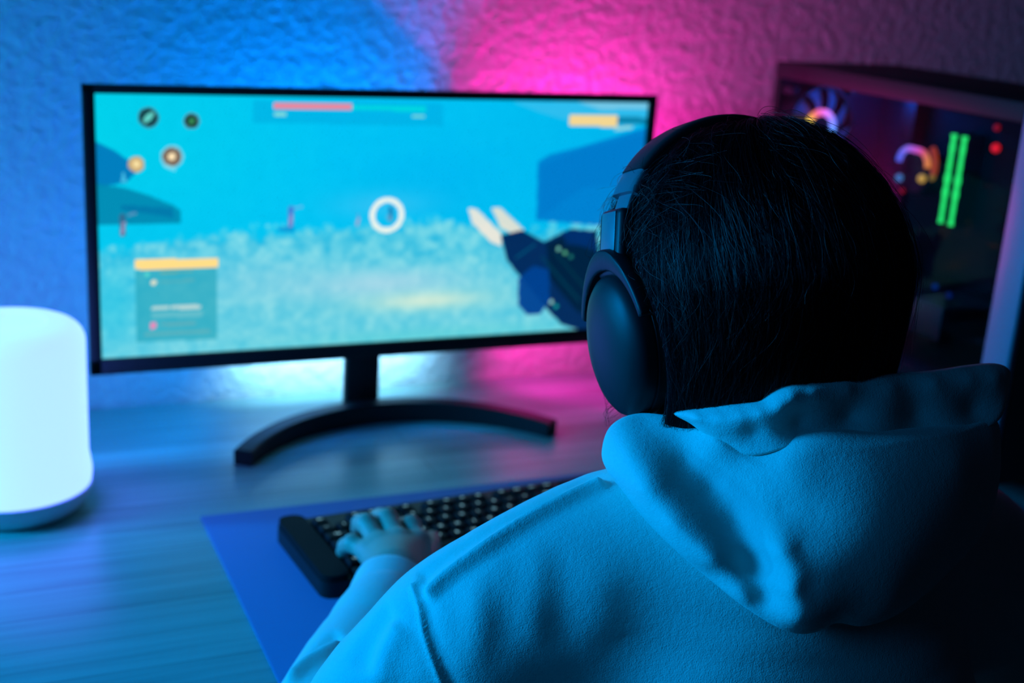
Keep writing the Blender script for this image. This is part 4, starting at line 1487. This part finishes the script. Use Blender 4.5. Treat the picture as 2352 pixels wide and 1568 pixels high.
def hair_surface(theta, s, scale=1.0):
    """theta: 0 = back of the head, + towards the left ear; s: 0 crown .. 1 tips. arrays in, world points out"""
    theta = np.asarray(theta, float)
    s = np.asarray(s, float)
    at_ = np.abs(theta)
    phi = np.clip(s / 0.56, 0, 1) * math.radians(90)
    sx, cx_ = np.sin(theta), np.cos(theta)
    pw = 0.96                                       # a little squarer than an ellipsoid
    sp, cp = np.sin(phi) ** pw, np.abs(np.cos(phi)) ** pw * np.sign(np.cos(phi))
    x = -sx * AXS * sp
    f_ = -cx_ * AFS * sp
    u = AUS * cp
    # below the widest part hair hangs and closes in on the neck
    t = np.clip((s - 0.56) / 0.44, 0, 1)
    back = np.clip(1 - at_ / 1.75, 0, 1)
    length = 0.090 + 0.048 * back
    close = (0.08 + 0.54 * back) * t ** 1.45
    x = x * (1 - close * 0.40)
    f_ = f_ * (1 - close)
    # crown swirl sits a little behind the top
    # the headband presses the hair down along its arch
    fe = f_ + float((HC - EM) @ HF)
    ue = u + float((HC - EM) @ HU) - 0.0575
    rb = np.sqrt(x * x + ue * ue) + 1e-9
    w_ = np.exp(-(fe / 0.024) ** 2) * np.clip((ue + 0.03) / 0.03, 0, 1)
    shrink = 1 - w_ * np.clip(1 - 0.0765 / rb, 0, 1)
    x = x * shrink
    u = u - ue * (1 - shrink)
    f_ = f_ - 0.018 * (1 - np.clip(s / 0.4, 0, 1)) ** 2
    P_ = HC + (x * scale)[..., None] * HX + (f_ * scale)[..., None] * HF + (u * scale)[..., None] * HU
    drop = (t * length)[..., None]
    P_ = P_ - drop * (0.6 * HU + 0.4 * vec(0, 0, 1)) / np.linalg.norm(0.6 * HU + 0.4 * vec(0, 0, 1))
    return P_


def under_cups(P_):
    """the ear cups press the hair flat against the head"""
    r = P_ - EM
    x, f_, u = r @ HX, r @ HF, r @ HU
    q = np.sqrt((f_ / 0.047) ** 2 + ((u + 0.002) / 0.060) ** 2)
    w_ = np.clip((1.28 - q) / 0.30, 0, 1)
    w_ = w_ * w_ * (3 - 2 * w_)
    lim = 0.052 + (1 - w_) * 0.06
    nx = np.clip(x, -lim, lim)
    return P_ + (nx - x)[..., None] * HX


def hair_limit(theta):
    """how far down the hair reaches: full length at the back and sides, a fringe over the forehead"""
    a = np.abs((np.asarray(theta) + math.pi) % (2 * math.pi) - math.pi)
    return np.interp(a, [0, 2.05, 2.45, math.pi], [1.0, 1.0, 0.50, 0.46])


TH = np.linspace(-math.pi, math.pi, 161)
SS = np.linspace(0.0, 1.0, 60)
tt, ss_ = np.meshgrid(TH, SS)
inn = hair_surface(tt, ss_ * 0.96 * hair_limit(tt), 0.955)
inn = under_cups(inn)
core = hair_surface(tt, ss_ * 0.93 * hair_limit(tt), 0.84)
core = under_cups(core)
nt_, ns_ = len(TH), len(SS)
VH = np.vstack([inn.reshape(-1, 3), core.reshape(-1, 3)])
FH = []
for i in range(ns_ - 1):
    for j in range(nt_ - 1):
        a = i * nt_ + j
        FH.append((a, a + 1, a + nt_ + 1, a + nt_))
        b_ = a + ns_ * nt_
        FH.append((b_, b_ + nt_, b_ + nt_ + 1, b_ + 1))
for j in range(nt_ - 1):
    a, b_ = (ns_ - 1) * nt_ + j, (ns_ - 1) * nt_ + j + ns_ * nt_
    FH.append((a, a + 1, b_ + 1, b_))
for i in range(ns_ - 1):
    for j in (0, nt_ - 1):
        a, b_ = i * nt_ + j, i * nt_ + j + ns_ * nt_
        FH.append((a, a + nt_, b_ + nt_, b_))
hair = from_data('hair', VH.tolist(), FH, material('hair_mass', (0.003, 0.003, 0.0035), 0.8, spec=0.05), person, local=False)


def strands(n, npts, s0=(0.0, 0.25), s1=(0.75, 1.0), lift=(0.0, 0.012), wob=0.010, fly=0.0, th_rng=(-math.pi, math.pi)):
    nclump = max(8, n // 26)
    ct = rngh.uniform(*th_rng, nclump)
    cw = rngh.normal(0, 0.11, nclump)
    k = rngh.integers(0, nclump, n)
    cb = rngh.normal(0, 1, nclump)
    th0 = ct[k] + rngh.normal(0, 0.030, n)
    a = rngh.uniform(*s0, n)
    b_ = rngh.uniform(*s1, n)
    q = np.linspace(0, 1, npts)[None]
    s_ = a[:, None] + (b_ - a)[:, None] * q
    ph = rngh.uniform(0, 6.28, (n, 1))
    fr = rngh.uniform(2, 5, (n, 1))
    th = th0[:, None] + cw[k][:, None] * q * 2 + wob * np.sin(fr * q * 3 + ph) * (0.3 + q) + rngh.normal(0, 0.02, (n, 1)) * q
    li = rngh.uniform(*lift, n)[:, None]
    cl = rngh.uniform(-0.006, 0.010, nclump)[k][:, None]
    sc = 0.966 + li + cl * np.sin(q * 3.0 + ph * 0.2) + 0.007 * np.sin(fr * 2 * q + ph) + 0.012 * (q - 0.5) * cb[k][:, None]
    s_ = s_ * hair_limit(th0)[:, None]
    P_ = hair_surface(th, s_, 1.0)
    cen = HC - HU * 0.02
    P_ = cen + (P_ - cen) * sc[..., None]
    if fly:
        d = rngh.normal(0, 1, (n, 1, 3))
        d2 = rngh.normal(0, 1, (n, 1, 3))
        P_ = P_ + fly * (d * (q ** 2)[..., None] + 0.5 * d2 * np.sin(q * 5)[..., None])
    return under_cups(P_)


NP = 24
sets = [strands(7600, NP, wob=0.03), strands(3600, NP, s0=(0.03, 0.45), s1=(0.6, 1.0), lift=(0.004, 0.022), wob=0.07),
        strands(500, NP, s0=(0.02, 0.4), s1=(0.35, 0.9), lift=(0.008, 0.022), wob=0.10, fly=0.004),
        strands(420, NP, s0=(0.08, 0.34), s1=(0.3, 0.62), lift=(0.012, 0.05), wob=0.12, fly=0.006, th_rng=(0.9, 2.3)),
        strands(220, NP, s0=(0.0, 0.2), s1=(0.25, 0.6), lift=(0.01, 0.03), wob=0.12, fly=0.008)]
allp = np.vstack(sets)
hc_ = bpy.data.hair_curves.new('hair_strands')
hc_.add_curves([NP] * len(allp))
loc_ = np.array(world_loc(hair))
hc_.attributes['position'].data.foreach_set('vector', (allp.reshape(-1, 3) - loc_).astype(np.float32).ravel())
ra_ = hc_.attributes.get('radius') or hc_.attributes.new('radius', 'FLOAT', 'POINT')
rad_ = np.tile(np.linspace(1, 0.45, NP), len(allp)) * np.repeat(rngh.uniform(0.00010, 0.00019, len(allp)), NP)
ra_.data.foreach_set('value', rad_.astype(np.float32))
hc_.materials.append(hair_mat)
ho = bpy.data.objects.new('hair_strands', hc_)
COL.objects.link(ho)
ho.parent = hair
ho['kind'] = 'stuff'

# ------------------------------------------------------------------ headphones
hp = thing('headphones', 'black over-ear headphones worn over the dark hair of the person', 'headphones', tuple(EM))
hp_black = material('soft_black_headphone', (0.012, 0.012, 0.015), 0.45, spec=0.3)
hp_satin = material('satin_dark_metal', (0.16, 0.17, 0.19), 0.38, 0.15)
hp_gloss = material('gloss_black_panel', (0.01, 0.01, 0.012), 0.12)
hp_leather = material('black_leatherette', (0.015, 0.015, 0.016), 0.5, bump=(700, 0.25, 0.0006))
HM = Matrix(((HX[0], HF[0], HU[0], EM[0]), (HX[1], HF[1], HU[1], EM[1]), (HX[2], HF[2], HU[2], EM[2]), (0, 0, 0, 1)))
BR_, BC = 0.0855, 0.0575                                # arch radius and its centre above the ears


def arc_pt(deg, r=BR_):
    a = math.radians(deg)
    return (r * math.sin(a), 0.0, BC + r * math.cos(a))


def band(a0, a1, width, thick, r=BR_, n=40, bulge=0.35):
    """part of the arch, a soft rectangular section swept along the arc"""
    s = Shape()
    rings = []
    for i in range(n + 1):
        a = math.radians(a0 + (a1 - a0) * i / n)
        w = width(i / n) if callable(width) else width
        ring = []
        for k in range(20):
            t = 2 * math.pi * k / 20
            cx_, cy_ = math.cos(t), math.sin(t)
            ex = math.copysign(abs(cx_) ** bulge, cx_) * w / 2
            ey = math.copysign(abs(cy_) ** 0.55, cy_) * thick / 2
            rr = r + ey
            ring.append(s.bm.verts.new(HM @ Vector((rr * math.sin(a), ex, BC + rr * math.cos(a)))))
        rings.append(ring)
    for A, B_ in zip(rings[:-1], rings[1:]):
        for k in range(20):
            s.bm.faces.new((A[k], A[(k + 1) % 20], B_[(k + 1) % 20], B_[k]))
    s.bm.faces.new(rings[0])
    s.bm.faces.new(rings[-1][::-1])
    return s


band(-52, 52, lambda t: 0.034 - 0.006 * abs(2 * t - 1) ** 2, 0.0105).make('headband', hp_leather, hp, local=False, angle=50)
for sd in (-1, 1):
    band(sd * 52.2, sd * 63, 0.0285, 0.0085, n=8).make('headband_end', hp_satin, hp, local=False, angle=40)
    band(sd * 63, sd * 78, 0.0175, 0.0042, r=BR_ - 0.001, n=8).make('slider', hp_satin, hp, local=False, angle=40)
    # hinge block
    Mb = HM @ Matrix.Translation((sd * 0.0845, 0, 0.0650)) @ Matrix.Rotation(sd * math.radians(-7), 4, 'Y')
    s = Shape()
    s.box((0, 0, 0), (0.0135, 0.030, 0.045), 0.0042, 4, mat=Mb)
    blk = s.make('hinge_block', hp_black, hp, local=False)
    s = Shape()
    s.box((sd * 0.0068, 0, 0.0075), (0.0016, 0.0185, 0.0255), 0.0007, 2, mat=Mb)
    s.make('hinge_plate', hp_satin, blk, local=False)
    s = Shape()
    s.box((sd * 0.0067, 0, -0.0115), (0.0012, 0.0185, 0.0115), 0.0004, 2, mat=Mb)
    s.make('hinge_plate', hp_gloss, blk, local=False)
    # fork that spreads over the top of the cup
    Mc = HM @ Matrix.Translation((sd * 0.0975, 0.0, 0.0)) @ Matrix.Rotation(sd * math.radians(90), 4, 'Y') @ Matrix.Rotation(sd * math.radians(0), 4, 'Z')
    # in Mc: local z points outwards, local x runs down (left) or up (right)
    dn = -1 if sd > 0 else 1
    fl = 1
    CW, CH = 0.0365, 0.0475
    s = Shape()
    outer, inner_ = [], []
    for k in range(25):
        a = math.radians(-70 + 140 * k / 24)
        up_ = math.cos(a)
        side_ = math.sin(a)
        wv = 0.0052 + 0.0075 * max(0.0, up_) ** 3
        r0x, r0y = CW + 0.0035, CH + 0.0025
        xo, yo = side_ * (r0x + 0.004), up_ * (r0y + wv)
        xi, yi = side_ * (r0x - 0.001), up_ * (r0y - 0.001)
        outer.append((xo, yo))
        inner_.append((xi, yi))
    poly = outer + inner_[::-1]
    Mo = HM @ Matrix.Translation((sd * 0.0862, 0, 0)) @ Matrix.Rotation(sd * math.radians(6), 4, 'Y')
    z0_, z1_ = -0.0055, 0.0055
    va = [s.bm.verts.new(Mo @ Vector((sd * z0_, x_, y_))) for x_, y_ in poly]
    vb = [s.bm.verts.new(Mo @ Vector((sd * z1_, x_, y_))) for x_, y_ in poly]
    n_ = len(poly)
    h_ = n_ // 2
    for k in range(h_ - 1):
        s.bm.faces.new((va[k], va[k + 1], va[n_ - 2 - k], va[n_ - 1 - k]))
        s.bm.faces.new((vb[k], vb[n_ - 1 - k], vb[n_ - 2 - k], vb[k + 1]))
    for k in range(n_):
        j = (k + 1) % n_
        s.bm.faces.new((va[k], vb[k], vb[j], va[j]))
    bmesh.ops.recalc_face_normals(s.bm, faces=s.bm.faces)
    bmesh.ops.bevel(s.bm, geom=[e for e in s.bm.edges if e.calc_face_angle(0) > 0.7], offset=0.0016, segments=2, profile=0.5, affect='EDGES')
    s.make('yoke', hp_black, hp, local=False, angle=45)

    # cup: a shallow oval dome with a rim step
    def oval(prof, name, mat, par, seg=64):
        s = Shape()
        rings = []
        for r_, h in prof:
            if r_ < 1e-6:
                rings.append([s.bm.verts.new(Mo @ Vector((sd * h, 0, 0)))])
            else:
                rings.append([s.bm.verts.new(Mo @ Vector((sd * h, CW * r_ * math.cos(t), CH * r_ * math.sin(t)))) for t in [2 * math.pi * k / seg for k in range(seg)]])
        for A, B_ in zip(rings[:-1], rings[1:]):
            for k in range(seg):
                j = (k + 1) % seg
                if len(A) == 1:
                    s.bm.faces.new((A[0], B_[j], B_[k]))
                elif len(B_) == 1:
                    s.bm.faces.new((A[k], A[j], B_[0]))
                else:
                    s.bm.faces.new((A[k], A[j], B_[j], B_[k]))
        return s.make(name, mat, par, local=False, angle=38)

    cup = oval([(0, 0.0145), (0.25, 0.0142), (0.5, 0.0130), (0.72, 0.0108), (0.86, 0.0080), (0.94, 0.0048), (0.975, 0.0015), (0.985, -0.004), (0.975, -0.0045), (0.975, -0.0056), (1.0, -0.006), (1.0, -0.0125), (0.97, -0.0145), (0, -0.0145)], 'ear_cup', hp_black, hp)
    oval([(0, -0.0148), (0.95, -0.0148), (1.03, -0.018), (1.05, -0.023), (1.02, -0.030), (0.93, -0.034), (0.80, -0.0345), (0.70, -0.031), (0.66, -0.024), (0.66, -0.020), (0, -0.020)], 'ear_cushion', hp_leather, cup)


# ------------------------------------------------------------------ seat under the player
st = thing('stool', 'round black stool the person sits on', 'stool', (0.08, -1.03, 0))
s = Shape()
s.lathe([(0, 0.395), (0.19, 0.395), (0.205, 0.405), (0.205, 0.43), (0.195, 0.442), (0, 0.446)], 48)
s.make('seat', hp_leather, st)
s = Shape()
s.lathe([(0, 0.06), (0.03, 0.06), (0.03, 0.25), (0.02, 0.25), (0.02, 0.394), (0, 0.394)], 24)
s.make('post', M['black_metal'], st)
s = Shape()
s.lathe([(0, 0.0), (0.20, 0.0), (0.205, 0.012), (0.06, 0.045), (0.04, 0.059), (0, 0.059)], 48)
s.make('base', M['black_metal'], st)
